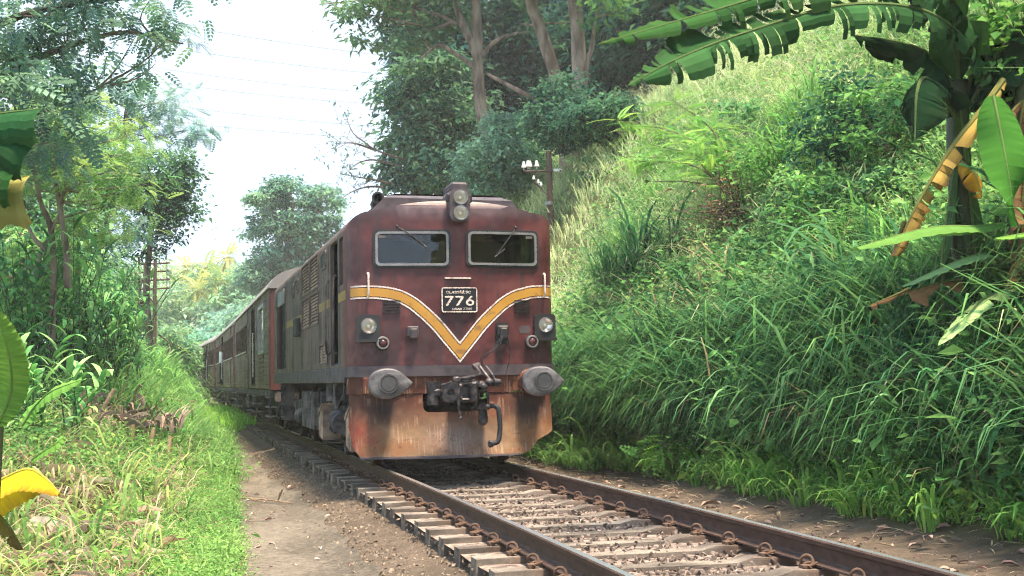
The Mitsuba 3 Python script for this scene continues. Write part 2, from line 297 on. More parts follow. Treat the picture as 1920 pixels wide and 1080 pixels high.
def clip_mesh():
    P = []
    for t in np.linspace(0, 1, 26):                     # a sprung clip: a bar coiled beside the rail's foot
        a = -2.2 + t * 2 * PI * 1.15
        P.append([.008 + .033 * math.cos(a), -.055 + .11 * t, .038 + .035 * math.sin(a)])
    P = [[-.05, -.06, .012]] + P + [[-.055, .03, .02]]
    return cat_mesh([tube(spline(P, 40), .0105, 7), rbox(.0, .05, -.045, .045, -.03, .012, .006)])
clip_in = mikit.ply(clip_mesh(), 'rusty_clip', smooth=45)
sl_plies = [mikit.ply(sleeper_mesh(s), 'concrete', smooth=False) for s in range(2)]
T4 = mi.ScalarTransform4f
i = 0
for k, y in enumerate(np.arange(-19.6, 62, .697)):
    j = rng.normal(0, 1, 4); h = (xc(y + .1) - xc(y - .1)) / .2
    M = T4().translate([float(xc(y)) + j[0] * .012, float(y) + j[1] * .015, j[2] * .003]).rotate([0, 0, 1], -math.degrees(math.atan(h)) + j[3] * .35)
    s = obj('sleeper', sl_plies[k % 2], None, track, xf=M)
    if y < 9:
        for off, sg_ in ((-.874, -1), (-.874, 1), (.874, -1), (.874, 1)):
            obj('clip', clip_in, None, s, xf=M @ T4().translate([off + sg_ * .105, 0, -.172]).rotate([0, 0, 1], 180 if sg_ < 0 else 0))
# ballast: loose broken stone, between the sleepers and on the shoulders
def stone_templates(n, g):
    out = []
    for _ in range(n):
        p = g.normal(size=(7, 3)); p /= np.linalg.norm(p, axis=1, keepdims=True); p *= g.uniform(.75, 1.1, (7, 1)) * [1, .8, .6]
        q = Manifold.hull_points(p.astype(np.float32)).to_mesh(); out.append((np.array(q.vert_properties[:, :3], float), np.array(q.tri_verts)))
    return out
def rot_z(a):
    c, s, o = np.cos(a), np.sin(a), np.zeros_like(a); return np.stack([np.stack([c, -s, o], -1), np.stack([s, c, o], -1), np.stack([o, o, o + 1], -1)], -2)
def rand_rot(n, g):
    q = g.normal(size=(n, 4)); q /= np.linalg.norm(q, axis=1, keepdims=True); w, x, y, z = q.T
    return np.stack([1 - 2 * (y * y + z * z), 2 * (x * y - z * w), 2 * (x * z + y * w), 2 * (x * y + z * w), 1 - 2 * (x * x + z * z), 2 * (y * z - x * w), 2 * (x * z - y * w), 2 * (y * z + x * w), 1 - 2 * (x * x + y * y)], -1).reshape(-1, 3, 3)
def bake(templates, which, M, pos, col=None):
    """copies of templates[which] under matrices M (n,3,3) at pos; col (n,3) per copy"""
    out = []
    for t, tp in enumerate(templates):
        s = np.nonzero(which == t)[0]
        if not len(s): continue
        v, f = tp[0], tp[1]; V = (np.einsum('nij,kj->nki', M[s], v) + pos[s][:, None]).reshape(-1, 3)
        F = (f[None] + (np.arange(len(s)) * len(v))[:, None, None]).reshape(-1, 3)
        if col is None: out.append((V, F))
        else:
            C = np.broadcast_to(col[s][:, None], (len(s), len(v), 3)) * (tp[2][None, :, None] if len(tp) > 2 else 1.)
            out.append((V, F, C.reshape(-1, 3)))
    return cat_mesh(out)
ST = stone_templates(10, rng)
def stones(n, u0, u1, ya, yb, size, zf, near=True, seed=0):
    g = np.random.default_rng(seed); y = ya + (yb - ya) * g.random(n) ** (1.5 if near else 1); u = u0 + (u1 - u0) * g.random(n); x = u + xc(y)
    s = size * np.exp(g.normal(0, .3, n)); return bake(ST, g.integers(0, 10, n), rand_rot(n, g) * s[:, None, None], np.stack([x, y, zf(u, x, y) + s * .15], -1))
a = stones(7500, -.80, .80, -15, 9, .028, lambda u, x, y: np.full_like(x, -.232), seed=1)
b = stones(900, .92, 1.5, -15, 9, .024, lambda u, x, y: np.full_like(x, -.275), seed=2)
c = stones(1500, -1.3, -.92, -15, 14, .024, lambda u, x, y: np.full_like(x, -.285), seed=3)
d = stones(5200, -2.15, -1.28, -15, 14, .021, lambda u, x, y: height(x, y), seed=4)
e = stones(700, -2.9, -2.0, -13, 16, .012, lambda u, x, y: height(x, y) + .008, seed=5)
f = stones(1500, 1.2, 3.1, -13, 8, .017, lambda u, x, y: height(x, y), seed=6)
stuff('ballast', cat_mesh([a, b, c, d, e, f]), 'ballast_stone', 'loose broken stone between the sleepers and beside the track', 'ballast')
bed = grid(np.linspace(-1.28, 1.28, 24), np.arange(-22, 60, .6), .0, lambda x, y: np.full_like(x, -.24) + (meshkit.noise(np.stack([x * 9, y * 9, x * 0], -1)) - .5) * .03)
bed[0][:, 0] += xc(bed[0][:, 1]); structure('ballast_bed', bed, 'ballast_stone', smooth=True)
# ---------------------------------------------------------------- locomotive
loco = thing('locomotive', 'weathered maroon diesel locomotive with a yellow chevron heading the train', 'locomotive')
LX, Lend = 1.375, 13.1
def fy(x): return -.1 + .13 * np.square(np.asarray(x, float) / 1.2)
def plan(off=0., y1=Lend):
    xs_ = np.linspace(0, 1.18, 13); R = [(x, float(fy(x)) + off) for x in xs_]
    y0, m = float(fy(1.18)) + off, .2167; rx = LX - off - 1.18
    for a in np.linspace(.12, 1, 8):
        t = a * PI / 2; R.append((1.18 + rx * math.sin(t), y0 + .30 * (1 - math.cos(t)) + .03 * math.sin(t)))
    R.append((LX - off, y1 - off))
    return sg.Polygon(R + [(-x, y) for x, y in R[::-1] if x > 1e-6])
def cross(off=0.):
    w, P = LX - off, []
    P += [(w, 1.33), (w, 2.95), (w - .004, 3.08)]
    for t in np.linspace(0, 1, 9):
        a = t * PI / 2; P.append((w - .26 + .255 * math.cos(a) - .10 * t * t, 3.10 + .225 * math.sin(a) - off * .9 * t))
    for x in np.linspace(.95, 0, 9): P.append((x, 3.335 + .13 * (1 - (x / 1.0) ** 2) - off * .9))
    return sg.Polygon(P + [(-x, z) for x, z in P[::-1] if x > 1e-6]).buffer(0)
def side_prof(off=0.):      # (y, z): the nose leans back a little above the windows
    P = [(-.5, 1.33), (-.5, 2.5), (-.30 + off, 3.0)] if False else [(-.12 + off, 1.33), (-.12 + off, 2.6), (-.10 + off, 3.1)]
    for t in np.linspace(0, 1, 7): a = t * PI / 2; P.append((-.09 + off + .20 * (1 - math.cos(a)), 3.22 + .30 * math.sin(a) - off))
    return sg.Polygon(P + [(Lend - off, 3.55), (Lend - off, 1.33)])
shell = ext_xy(plan(), 1.33, 3.7) ^ ext_xz(cross(), -.5, Lend + .2) ^ ext_yz(side_prof(), -2, 2)
cav = ext_xy(plan(.055, 2.75), 1.3, 3.7) ^ ext_xz(cross(.05), -.5, Lend + .2) ^ ext_yz(side_prof(.05), -2, 2)
cav2 = box(-LX + .06, LX - .06, 9.6, 12.6, 1.36, 3.2)
WIN = [(-1.02, -.12, 2.625, 3.03), (.175, 1.085, 2.635, 3.035)]
for (x0, x1, z0, z1) in WIN: shell -= ext_xz(rounded(x0, x1, z0, z1, .055), -.6, .7)
shell = shell - cav - cav2
shell -= ext_yz(sg.box(.6, 2.42, 1.02, 3.1), -2, -1.2) ^ box(-2, -1.2, .62, 1.14, 2.34, 3.06)     # side window of the cab
shell -= box(-2, -1.25, 1.2, 2.08, 1.36, 3.08)                                                         # open cab doorway
shell -= box(-2, -1.25, 10.0, 12.4, 1.42, 3.05)
for (y0, y1, z0, z1) in [(3.7, 4.92, 2.62, 3.1), (5.1, 6.34, 2.62, 3.1), (3.7, 4.92, 2.06, 2.52), (5.1, 6.34, 2.06, 2.52), (2.5, 3.52, 1.42, 1.68)]: shell -= box(-2, -LX + .05, y0, y1, z0, z1)
m_ = shell.to_mesh(); V_, F_ = np.array(m_.vert_properties[:, :3], float), np.array(m_.tri_verts)
cen = V_[F_].mean(1); nr = np.cross(V_[F_[:, 1]] - V_[F_[:, 0]], V_[F_[:, 2]] - V_[F_[:, 0]]); nr /= np.linalg.norm(nr, axis=1, keepdims=True) + 1e-12
front = (cen[:, 1] < .27) & (cen[:, 2] < 3.7)
obj('cab_front', trimesh.Trimesh(V_, F_[front], process=True), 'maroon_paint', loco, smooth=38)
obj('body_side', trimesh.Trimesh(V_, F_[~front], process=True), 'side_paint', loco, smooth=38)
# cab inside
obj('cab_interior', cat_mesh([box(-1.3, 1.3, 2.5, 2.56, 1.4, 3.2), rbox(-1.1, -.25, .3, .75, 1.4, 2.69, .06), rbox(.25, .75, .3, .7, 1.4, 2.68, .05), rbox(-.95, -.45, 1.4, 1.9, 1.4, 2.0, .05), rbox(-.95, -.45, 1.85, 1.97, 1.9, 2.55, .05), rbox(.45, .95, 1.85, 1.97, 1.9, 2.5, .05), box(-1.31, 1.31, .3, 2.5, 1.35, 1.4), rbox(.82, .86, 1.0, 1.06, 2.3, 2.95, .01)]), 'cab_inside', loco)
FACE = lambda x, z, off=0.: np.stack([x, fy(x) + np.maximum(0, z - 2.6) * .02 * 1.0 - off, z], -1)
def on_face(poly, off, th=.004, seg=.03, fn=None):
    """a flat outline in (x, z) laid onto the bowed front, th thick, standing off in front of it"""
    fn = fn or (lambda x, z: fy(x)); out = []
    for g in getattr(poly, 'geoms', [poly]):
        m = Manifold.extrude(xsec(g), th, 0).refine_to_length(seg).to_mesh(); v = np.array(m.vert_properties[:, :3], float)
        out.append((np.stack([v[:, 0], fn(v[:, 0], v[:, 1]) - off - th + (v[:, 2] * -1 + th), v[:, 1]], -1), np.array(m.tri_verts)[:, ::-1] if False else np.array(m.tri_verts)))
    return cat_mesh(out)
# yellow chevron with its white edges
cx = [(-1.42, 2.272), (-1.15, 2.275), (-.98, 2.266), (-.83, 2.243), (-.70, 2.2), (-.57, 2.125), (-.46, 2.035), (-.35, 1.935), (-.25, 1.832), (-.12, 1.675), (.034, 1.490)]
path = spline(cx, 60)[:, :2] if False else np.array(sg.LineString(cx).segmentize(.02).coords)
path = np.array([spline([(a, b, 0) for a, b in cx], 70)[:, k] for k in (0, 1)]).T
right = np.stack([.068 - path[::-1, 0], path[::-1, 1] + .008 * (path[::-1, 0] < -.9)], -1)
line = sg.LineString(np.vstack([path, right[1:]]))
win_ = sg.box(-1.335, .9, 1.335, 2.6)
clipbox = sg.box(-1.338, 1.3, 1.338, 2.7)
band = line.buffer(.054, cap_style=2, join_style=2, mitre_limit=5).intersection(clipbox)
edge = line.buffer(.085, cap_style=2, join_style=2, mitre_limit=5).difference(line.buffer(.065, cap_style=2, join_style=2, mitre_limit=5)).intersection(clipbox)
blk = line.buffer(.075, cap_style=2, join_style=2, mitre_limit=5).intersection(clipbox)
def nose(x, z):
    x = np.abs(x); y0 = float(fy(1.18)); s = np.clip((x - 1.18) / (LX - 1.18), 0, 1); t = np.arcsin(s)
    return np.where(x < 1.18, fy(x), y0 + .30 * (1 - np.cos(t)) + .03 * s)
ch = obj('chevron', on_face(band, .004, .003, .03, nose), 'yellow_paint', loco, label='yellow chevron band across the locomotive front')
obj('chevron_edge', on_face(edge, .002, .003, .03, nose), 'white_paint', ch)
for y0, y1 in ((.35, 1.15), (2.15, 3.62), (6.4, 9.7)): obj('side_stripe', box(-LX - .004, -LX + .002, y0, y1, 2.2, 2.325), 'dirty_yellow', loco)
# windscreens
for (x0, x1, z0, z1) in WIN:
    ring = rounded(x0 - .05, x1 + .05, z0 - .045, z1 + .045, .08).difference(rounded(x0 + .004, x1 - .004, z0 + .004, z1 - .004, .05))
    w = obj('windscreen', on_face(ring, -.012, .035, .05), 'black_paint', loco)
    ring2 = rounded(x0 - .018, x1 + .018, z0 - .018, z1 + .018, .06).difference(rounded(x0 + .012, x1 - .012, z0 + .012, z1 - .012, .045))
    obj('frame', on_face(ring2, .006, .03, .05), 'alloy_frame', w)
    P = np.array(np.meshgrid(np.linspace(x0 + .0, x1 - .0, 10), [z0, z1], indexing='ij')).reshape(2, -1).T
    v = np.stack([P[:, 0], fy(P[:, 0]) + .022, P[:, 1]], -1); q = np.array([[2 * i, 2 * i + 2, 2 * i + 3, 2 * i + 1] for i in range(9)])
    obj('pane', (v, q), 'glass', w)
    xm = x0 + .03 if x0 < 0 else x1 - .12
    obj('sticker', on_face(rounded(xm, xm + .09, z1 - .055, z1 - .022, .008), -.018, .002), 'white_paint', w)
def wiper(x0, z0, x1, z1):
    P = [FACE(np.array(x), np.array(z), o) for x, z, o in ((x0, z0, .02), (x0 * .7 + x1 * .3, z0 * .7 + z1 * .3, .055), (x1, z1, .03))]
    k = obj('wiper', cat_mesh([tube(spline(P, 8), .007, 6), ball(P[0], .022)]), 'black_paint', loco)
    dx = .1 if x1 > x0 else -.1
    Q = [FACE(np.array(x1 - dx * 1.1), np.array(z1 + .075), .028), FACE(np.array(x1 + dx * .3), np.array(z1 - .03), .02)]
    obj('blade', tube(Q, .007, 5), 'alloy_frame', k)
wiper(-.755, 3.115, -.42, 2.88); wiper(.815, 3.115, .55, 2.76)
# number board
bx0, bx1, bz0, bz1 = -.203, .266, 2.004, 2.327
nb = obj('number_plate', on_face(rounded(bx0, bx1, bz0, bz1, .03), .012, .02), 'plate_black', loco, smooth=30, label='black number plate reading CLASS M5C 776')
obj('rim', on_face(rounded(bx0, bx1, bz0, bz1, .03).difference(rounded(bx0 + .014, bx1 - .014, bz0 + .014, bz1 - .014, .018)), .031, .008), 'white_paint', nb)
def lettering(text, cx_, z, h, sx=1., bold=False):
    m = meshkit.text_mesh(text, h, .005, bold); v = np.array(m.vertices); v[:, 0] *= sx; v[:, 0] += cx_ - (v[:, 0].min() + v[:, 0].max()) / 2
    return np.stack([v[:, 0], fy(v[:, 0]) - .0335 - v[:, 2], v[:, 1] + z], -1), np.array(m.faces)
for txt, c, z, h, sx, bo in (('CLASS', -.055, 2.247, .032, 1.25, True), ('M', .066, 2.243, .046, 1.1, True), ('5C', .148, 2.247, .032, 1.25, True), ('776', .032, 2.093, .118, 1.32, True), ('LOAD', -.0, 2.033, .026, 1.3, True), ('22/65', .138, 2.040, .026, 1.1, False)):
    obj('lettering', lettering(txt, c, z, h, sx, bo), 'white_paint', nb)
obj('top_bar', on_face(rounded(-.155, .19, 2.438, 2.456, .006), -.005, .035), 'white_paint', loco)
# lamps
def lamp_bowl(c, r, parent, depth=.05, ring=.014, dirn=(0, -1, 0)):
    dirn = np.asarray(dirn, float); M = lambda m: m.transform(frame(dirn, c))
    prof = [(0.004, -depth), (r * .45, -depth * .86), (r * .78, -depth * .45), (r, .0), (r + .006, .0), (r + .006, -.01), (r * .8, -depth * .55), (.004, -depth - .01)]
    t = np.linspace(0, 2 * PI, 29)[:-1]; pr = np.array(prof); V = np.stack([pr[None, :, 0] * np.cos(t)[:, None], pr[None, :, 0] * np.sin(t)[:, None], np.broadcast_to(pr[None, :, 1], (28, len(pr)))], -1).reshape(-1, 3)
    n = len(pr); i, j = np.meshgrid(np.arange(28), np.arange(n - 1), indexing='ij'); k = (i + 1) % 28; q = np.stack([i * n + j, k * n + j, k * n + j + 1, i * n + j + 1], -1).reshape(-1, 4)
    fr = frame(dirn, c); V = V @ fr[:, :3].T + fr[:, 3]
    obj('reflector', (V, q), 'chrome', parent, smooth=40)
    obj('bulb', ball(np.asarray(c) - dirn * depth * .55, r * .25, 14), 'bulb', parent, smooth=True)
    obj('ring', M(Manifold.cylinder(.03, r + ring, r + ring * .7, 28).translate([0, 0, -.012]) - Manifold.cylinder(.2, r, r, 28).translate([0, 0, -.1])), 'alloy_frame', parent, smooth=35)
    dm = Manifold.sphere(r * 1.6, 40) ^ Manifold.cylinder(1, r * .99, r * .99, 28); dm = dm.translate([0, 0, -r * 1.6 * math.cos(math.asin(.62)) + .006]) ^ Manifold.cylinder(1, r, r, 28)
    mm = dm.to_mesh(); v = np.array(mm.vert_properties[:, :3], float); f = np.array(mm.tri_verts); f = f[v[f][:, :, 2].mean(1) > .0005]
    obj('lens', trimesh.Trimesh((v @ fr[:, :3].T + fr[:, 3]), f, process=True), 'clear_glass', parent, smooth=True)
for s in (-1, 1):
    x, z = 1.168 * s + .036, 1.838; y = float(fy(x))
    h = obj('headlight', on_face(rounded(x - .155, x + .15, z - .20, z + .145, .05).difference(sg.Point(x, z).buffer(.09)), -.03, .085, .05) , 'black_paint', loco, smooth=35)
    obj('shelf', on_face(rounded(x - .16, x + .155, z - .205, z - .165, .008), .02, .075, .05), 'black_paint', h)
    lamp_bowl((x, y - .058, z), .088, h)
    x, z = .985 * s + .026, 1.62
    k = obj('marker_light', cyl((x, float(fy(x)) - .055, z), (x, float(fy(x)) + .05, z), .088, .095, 24), 'black_paint', loco, smooth=40)
    y = float(fy(x)) - .055
    t = Manifold.cylinder(.03, .085, .075, 24) - Manifold.cylinder(.1, .06, .06, 24).translate([0, 0, -.02])
    obj('ring', t.transform(frame((0, -1, 0), (x, y, z))), 'alloy_frame', k, smooth=35); obj('lens', ball((x, y + .015, z), .058, 20), 'red_lens', k, smooth=True)
    # handrail, vent slats, jumper box
    x = 1.168 * s + .036; P = [(x, float(fy(x)) + .01, 2.515), (x, float(fy(x)) - .06, 2.50), (x, float(fy(x)) - .065, 2.36), (x, float(fy(x)) - .06, 2.23), (x, float(fy(x)) + .01, 2.215)]
    obj('handrail', tube(spline(P, 20), .0135, 8), 'white_paint' if s < 0 else 'white_paint', loco, smooth=True)
    for i in range(5):
        xc_ = .865 * s + .026; z = 2.158 - i * .037
        obj('vent_slat', on_face(sg.box(xc_ - .112, z - .006, xc_ + .112, z + .006), -.004, .028), 'black_paint', loco)
    xb = .59 * s + .012
    j = obj('jumper_box', cat_mesh([rbox(xb - .075, xb + .075, float(fy(xb)) - .085, float(fy(xb)) + .02, 1.70, 1.83, .015), rbox(xb - .045, xb + .05, float(fy(xb)) - .13, float(fy(xb)) - .05, 1.665, 1.80, .015)]), 'black_paint' if s > 0 else 'dark_beam', loco)
    if s > 0:
        obj('backplate', on_face(rounded(xb - .085, xb + .075, 1.60, 1.865, .02), -.005, .03), 'black_paint', j)
        for q in range(3):
            P = [(xb + .0, float(fy(xb)) - .12, 1.72), (xb - .1 - .05 * q, -.25, 1.55 - .02 * q), (xb - .32, -.3, 1.42 - .03 * q), (.26 + .04 * q, -.2, 1.3)]
            obj('cable', tube(spline(P, 24), .005, 5), 'rubber', j)
        P = [(xb + .05, float(fy(xb)) - .1, 1.68), (xb + .09, -.12, 1.5), (xb + .06, -.1, 1.3), (xb + .02, -.12, 1.2)]; obj('cable', tube(spline(P, 20), .005, 5), 'rubber', j)
obj('patch_repair', on_face(rounded(.84, 1.0, 1.73, 1.83, .03), .001, .003), 'dark_beam', loco)
# twin headlight high on the nose
hs = obj('headlight_housing', cat_mesh([ext_xz(rounded(-.10, .168, 3.175, 3.60, .09), -.235, .25) - cyl((.044, -.5, 3.483), (.044, -.16, 3.483), .096, n=28) - cyl((.044, -.5, 3.282), (.044, -.16, 3.282), .096, n=28), rbox(-.07, .16, -.18, .35, 3.56, 3.69, .03)]), 'dark_beam', loco, smooth=35)
for z in (3.483, 3.282): lamp_bowl((.044, -.232, z), .086, hs, .06)
obj('bracket', cat_mesh([rbox(-.135, -.09, -.21, -.12, 3.43, 3.53, .01), rbox(.16, .20, -.21, -.12, 3.42, 3.52, .01)]), 'black_paint', hs)
# roof: hatch, horn
hood = [(-1.02, 3.36), (-.80, 3.60), (-.6, 3.70), (.78, 3.70), (.98, 3.58), (1.12, 3.36)]
obj('roof_hatch', Manifold.hull_points(np.array([(x * (1 if y < 5 else 1), y + (.35 if z > 3.6 else 0), z) for x, z in hood for y in (.75, 5.5)], np.float32)), 'dark_beam', loco, smooth=25)
hn = obj('horn', cyl((-.85, .95, 3.62), (-.85, 1.02, 3.62), .085, .06, 24) + cyl((-.85, 1.0, 3.62), (-.85, 1.5, 3.60), .055, .03, 16) - cyl((-.85, .9, 3.62), (-.85, 1.1, 3.62), .068, .03, 24), 'black_paint', loco, smooth=40)
obj('mount', rbox(-.91, -.79, 1.05, 1.2, 3.34, 3.58, .01), 'black_paint', hn)
obj('roof_vent', cat_mesh([rbox(-.7, .7, 6.2, 8.6, 3.36, 3.56, .06), rbox(-.55, .55, 9.2, 11.4, 3.36, 3.52, .06)]), 'dark_beam', loco, smooth=30)
# side: louvres, small windows, doors, rails
def louvre(y0, y1, z0, z1, n=9):
    f = obj('louvre_panel', box(-LX + .02, -LX + .045, y0, y1, z0, z1), 'coach_dark', loco)
    fr = box(-LX - .014, -LX + .03, y0 - .04, y1 + .04, z0 - .03, z1 + .03) - box(-2, 0, y0, y1, z0, z1)
    obj('frame', fr, 'side_paint', f)
    for i in range(n):
        z = z0 + (i + .5) * (z1 - z0) / n; P = sg.Polygon([(-LX - .006, z - .020), (-LX - .002, z - .024), (-LX + .02, z + .02), (-LX + .016, z + .024)])
        obj('slat', ext_xz(P, y0 + .003, y1 - .003), 'dusty_plate', f)
for q in [(3.7, 4.92, 2.62, 3.1), (5.1, 6.34, 2.62, 3.1), (3.7, 4.92, 2.06, 2.52), (5.1, 6.34, 2.06, 2.52)]: louvre(*q)
louvre(2.5, 3.52, 1.42, 1.68, 6)
for y0, y1, z0, z1 in [(2.55, 3.25, 2.80, 3.07), (7.05, 7.55, 2.75, 3.0), (7.95, 8.45, 2.72, 2.97)]:
    w = obj('side_window', ext_yz(rounded(y0, y1, z0, z1, .06).difference(rounded(y0 + .05, y1 - .05, z0 + .035, z1 - .035, .04)), -LX - .016, -LX + .0), 'side_paint', loco)
    obj('pane', ext_yz(rounded(y0 + .05, y1 - .05, z0 + .035, z1 - .035, .04), -LX - .006, -LX + .0), 'plate_black', w)
obj('side_hatch', rbox(-LX - .03, -LX + .0, 10.1, 11.7, 2.72, 3.02, .01), 'roof_grey', loco)  # pale plate added to paint a bright reflection on the rear cab side
obj('equipment_box', rbox(-LX - .09, -LX + .0, 6.75, 7.25, 1.95, 2.28, .015), 'black_paint', loco)
dr_ = obj('cab_door', rbox(-1.24, -1.19, 1.55, 2.1, 1.38, 3.05, .01), 'underframe', loco, label='open cab door folded inside its doorway')
for y in (1.17, 2.12): obj('door_rail', tube(spline([(-LX + .01, y, 1.55), (-LX - .06, y, 1.6), (-LX - .06, y, 2.5), (-LX + .01, y, 2.55)], 16), .013, 8), 'underframe', loco, smooth=True)
obj('side_pane', box(-LX + .03, -LX + .034, .64, 1.12, 2.36, 3.04), 'glass', loco)
obj('rear_door', box(-1.25, -1.22, 10.0, 12.4, 1.42, 3.05), 'coach_dark', loco)
for y in (2.3, 6.6, 9.75): obj('seam', box(-LX - .006, -LX + .001, y, y + .02, 1.36, 3.1), 'underframe', loco)
# buffer beam, plough, underframe
band_ = plan(-.025, .45); beam = ext_xy(band_, 1.19, 1.328)
obj('buffer_beam', beam - box(-.9, .9, .12, .6, 1.0, 1.5), 'dark_beam', loco, smooth=30)
obj('side_sill', cat_mesh([rbox(-1.395, -1.25, .452, 13.1, 1.12, 1.325, .01), rbox(1.25, 1.395, .452, 13.1, 1.12, 1.325, .01), rbox(-1.25, 1.25, 12.7, 13.1, 1.0, 1.325, .01)]), 'dark_beam', loco)
ap = ext_xy(plan(.02, .55), .97, 1.188) - box(-1.2, 1.2, .2, .8, .9, 1.4)
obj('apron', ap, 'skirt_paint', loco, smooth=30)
for x in (-1.14, -.235, .76): obj('apron_seam', on_face(sg.box(x - .008, .975, x + .008, 1.185), -.016, .008), 'black_paint', loco)
sk = sg.Polygon([(-1.345, .965), (-1.36, .55), (-1.33, .30), (-1.25, .165), (-.3, .15), (.78, .165), (.92, .21), (1.06, .35), (1.29, .45), (1.315, .62), (1.31, .965)]).buffer(.0)
sk = sk.difference(unary_union([rounded(-.45, .40, .73, 1.2, .07), sg.box(-.45, .85, .40, 1.2)]))
def plough(x, z):
    t = np.clip((.97 - z) / .8, 0, 1); return nose(np.clip(np.abs(x), 0, 1.372), z) + .05 - .10 * t - .10 * t * t + np.where(np.abs(x) > 1.1, .10 * np.square((np.abs(x) - 1.1) / .27), 0) + (np.asarray(meshkit.noise(np.stack([x * 3, z * 3, x * 0], -1))) - .5) * .035
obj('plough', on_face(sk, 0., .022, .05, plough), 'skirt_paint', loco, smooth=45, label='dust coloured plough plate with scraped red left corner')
obj('plough_lip', on_face(sk.intersection(sg.box(-1.26, .15, .78, .182)).buffer(.004), .008, .03, .06, plough), 'dark_beam', loco)
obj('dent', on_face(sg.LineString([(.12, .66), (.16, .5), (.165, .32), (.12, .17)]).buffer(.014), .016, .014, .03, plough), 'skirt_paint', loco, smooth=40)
ppx, ppz = .17, .325
obj('bolt_hole', on_face(sg.Polygon([(.24, .37), (.32, .385), (.33, .33), (.28, .31)]), .006, .004, .05, plough), 'black_paint', loco)
lemon = []
for s in (-1, 1):
    cx_, cz = .975 * s + .005, 1.105
    dd = sg.Point(-.125, 0).buffer(.33, 24).intersection(sg.Point(.125 * 0 + .0, .12).buffer(.31, 24)).intersection(sg.Point(.0, -.12).buffer(.31, 24))
    pts = [(-.255, .0), (-.235, .09), (-.17, .155), (-.07, .185), (.05, .18), (.14, .14), (.22, .07), (.285, .01), (.27, -.03), (.19, -.10), (.08, -.165), (-.04, -.19), (-.14, -.17), (-.215, -.12), (-.25, -.06)]
    pts = [(x * (1 if s < 0 else 1), z) for x, z in pts]
    head = sg.Polygon(np.array(spline([(a, b, 0) for a, b in pts + pts[:1]], 60))[:-1, :2]); head = sg.Polygon([(cx_ + x, cz + z) for x, z in head.exterior.coords])
    P = np.array(head.exterior.coords)[:-1]; q = []
    for y, k in ((-.668, 0), (-.68, .25), (-.672, .9), (-.655, .97), (-.635, 1.), (-.60, 1.), (-.585, .97)): q += [(cx_ + (x - cx_) * max(k, .001), y, cz + (z - cz) * max(k, .001)) for x, z in P]
    n = len(P); q = np.array(q); i, j = np.meshgrid(np.arange(6), np.arange(n), indexing='ij'); kk = (j + 1) % n
    F = np.stack([i * n + j, i * n + kk, (i + 1) * n + kk, (i + 1) * n + j], -1).reshape(-1, 4)
    b = obj('buffer', (q, F[:, ::-1]), 'buffer_steel', loco, smooth=40)
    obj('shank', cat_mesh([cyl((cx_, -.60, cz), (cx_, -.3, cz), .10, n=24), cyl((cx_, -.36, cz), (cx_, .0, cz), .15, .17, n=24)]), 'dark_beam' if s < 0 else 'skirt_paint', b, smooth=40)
    obj('worn_face', cyl((cx_ - .015 * s * -1, -.66, cz), (cx_ - .015 * s * -1, -.692, cz), .135, .12, 32) - cyl((cx_ - .015 * s * -1, -.6, cz), (cx_ - .015 * s * -1, -.72, cz), .10, n=32) + cyl((cx_ + .015 * s, -.66, cz), (cx_ + .015 * s, -.688, cz), .098, .092, 28), 'buffer_steel', b, smooth=40)
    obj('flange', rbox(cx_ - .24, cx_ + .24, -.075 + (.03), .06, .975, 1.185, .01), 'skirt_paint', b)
    obj('back', head_back := Manifold.extrude(xsec(head), .012).transform(np.array([[1, 0, 0, 0], [0, 0, -1, -.585], [0, 1, 0, 0]], float)), 'buffer_steel', b)
# coupler: a knuckle head with its lifting gear and hoses
cp = obj('coupler', cat_mesh([rbox(-.12, .16, -.55, .2, .90, 1.08, .02), rbox(-.30, -.10, -.72, -.42, .87, 1.10, .03), rbox(-.10, .085, -.62, -.45, 1.06, 1.12, .02), rbox(-.10, .085, -.62, -.45, .86, .91, .02), rbox(.045, .13, -.68, -.45, .87, 1.11, .02), rbox(-.11, -.05, -.64, -.48, .9, 1.08, .01)]), 'greasy_steel', loco, smooth=30)
obj('knuckle', cyl((-.405, -.52, .83), (-.405, -.52, 1.115), .075, n=24) + rbox(-.42, -.3, -.6, -.45, .93, 1.03, .02), 'greasy_steel', cp, smooth=40)
obj('jaw', cat_mesh([ext_xz(sg.Polygon([(-.33, .88), (-.22, .86), (-.14, .93), (-.14, 1.06), (-.22, 1.12), (-.33, 1.08)]).difference(rounded(-.29, -.19, .955, 1.02, .03)), -.80, -.70)]), 'greasy_steel', cp)
obj('pin', cat_mesh([cyl((-.155, -.78, 1.17), (-.135, -.79, .80), .022, n=12), cyl((-.135, -.79, .8), (-.115, -.79, .67), .014, n=10), rbox(-.20, -.11, -.82, -.7, 1.10, 1.18, .02), ball((-.115, -.79, .67), .02)]), 'greasy_steel', cp, smooth=40)
obj('lifting_rod', cat_mesh([tube(spline([(-.14, -.6, 1.15), (.05, -.62, 1.17), (.2, -.5, 1.2), (.21, -.35, 1.27), (.19, -.22, 1.33)], 20), .018, 8), tube(spline([(.24, -.25, 1.33), (.30, -.4, 1.2), (.36, -.48, 1.1)], 12), .02, 8), tube([(.17, -.28, 1.29), (.25, -.26, 1.325)], .04, 8), tube(spline([(.33, -.3, 1.30), (.38, -.42, 1.2), (.41, -.44, 1.12)], 12), .016, 8)]), 'greasy_steel', cp, smooth=40)
obj('draw_gear', cat_mesh([rbox(.14, .30, -.5, -.2, .96, 1.12, .04), ball((.33, -.46, 1.10), .055), ball((.24, -.5, 1.04), .06), cyl((.38, -.48, 1.10), (.46, -.46, 1.09), .05, n=14), rbox(-.12, .12, -.62, -.4, 1.11, 1.145, .01)]), 'greasy_steel', cp, smooth=40)
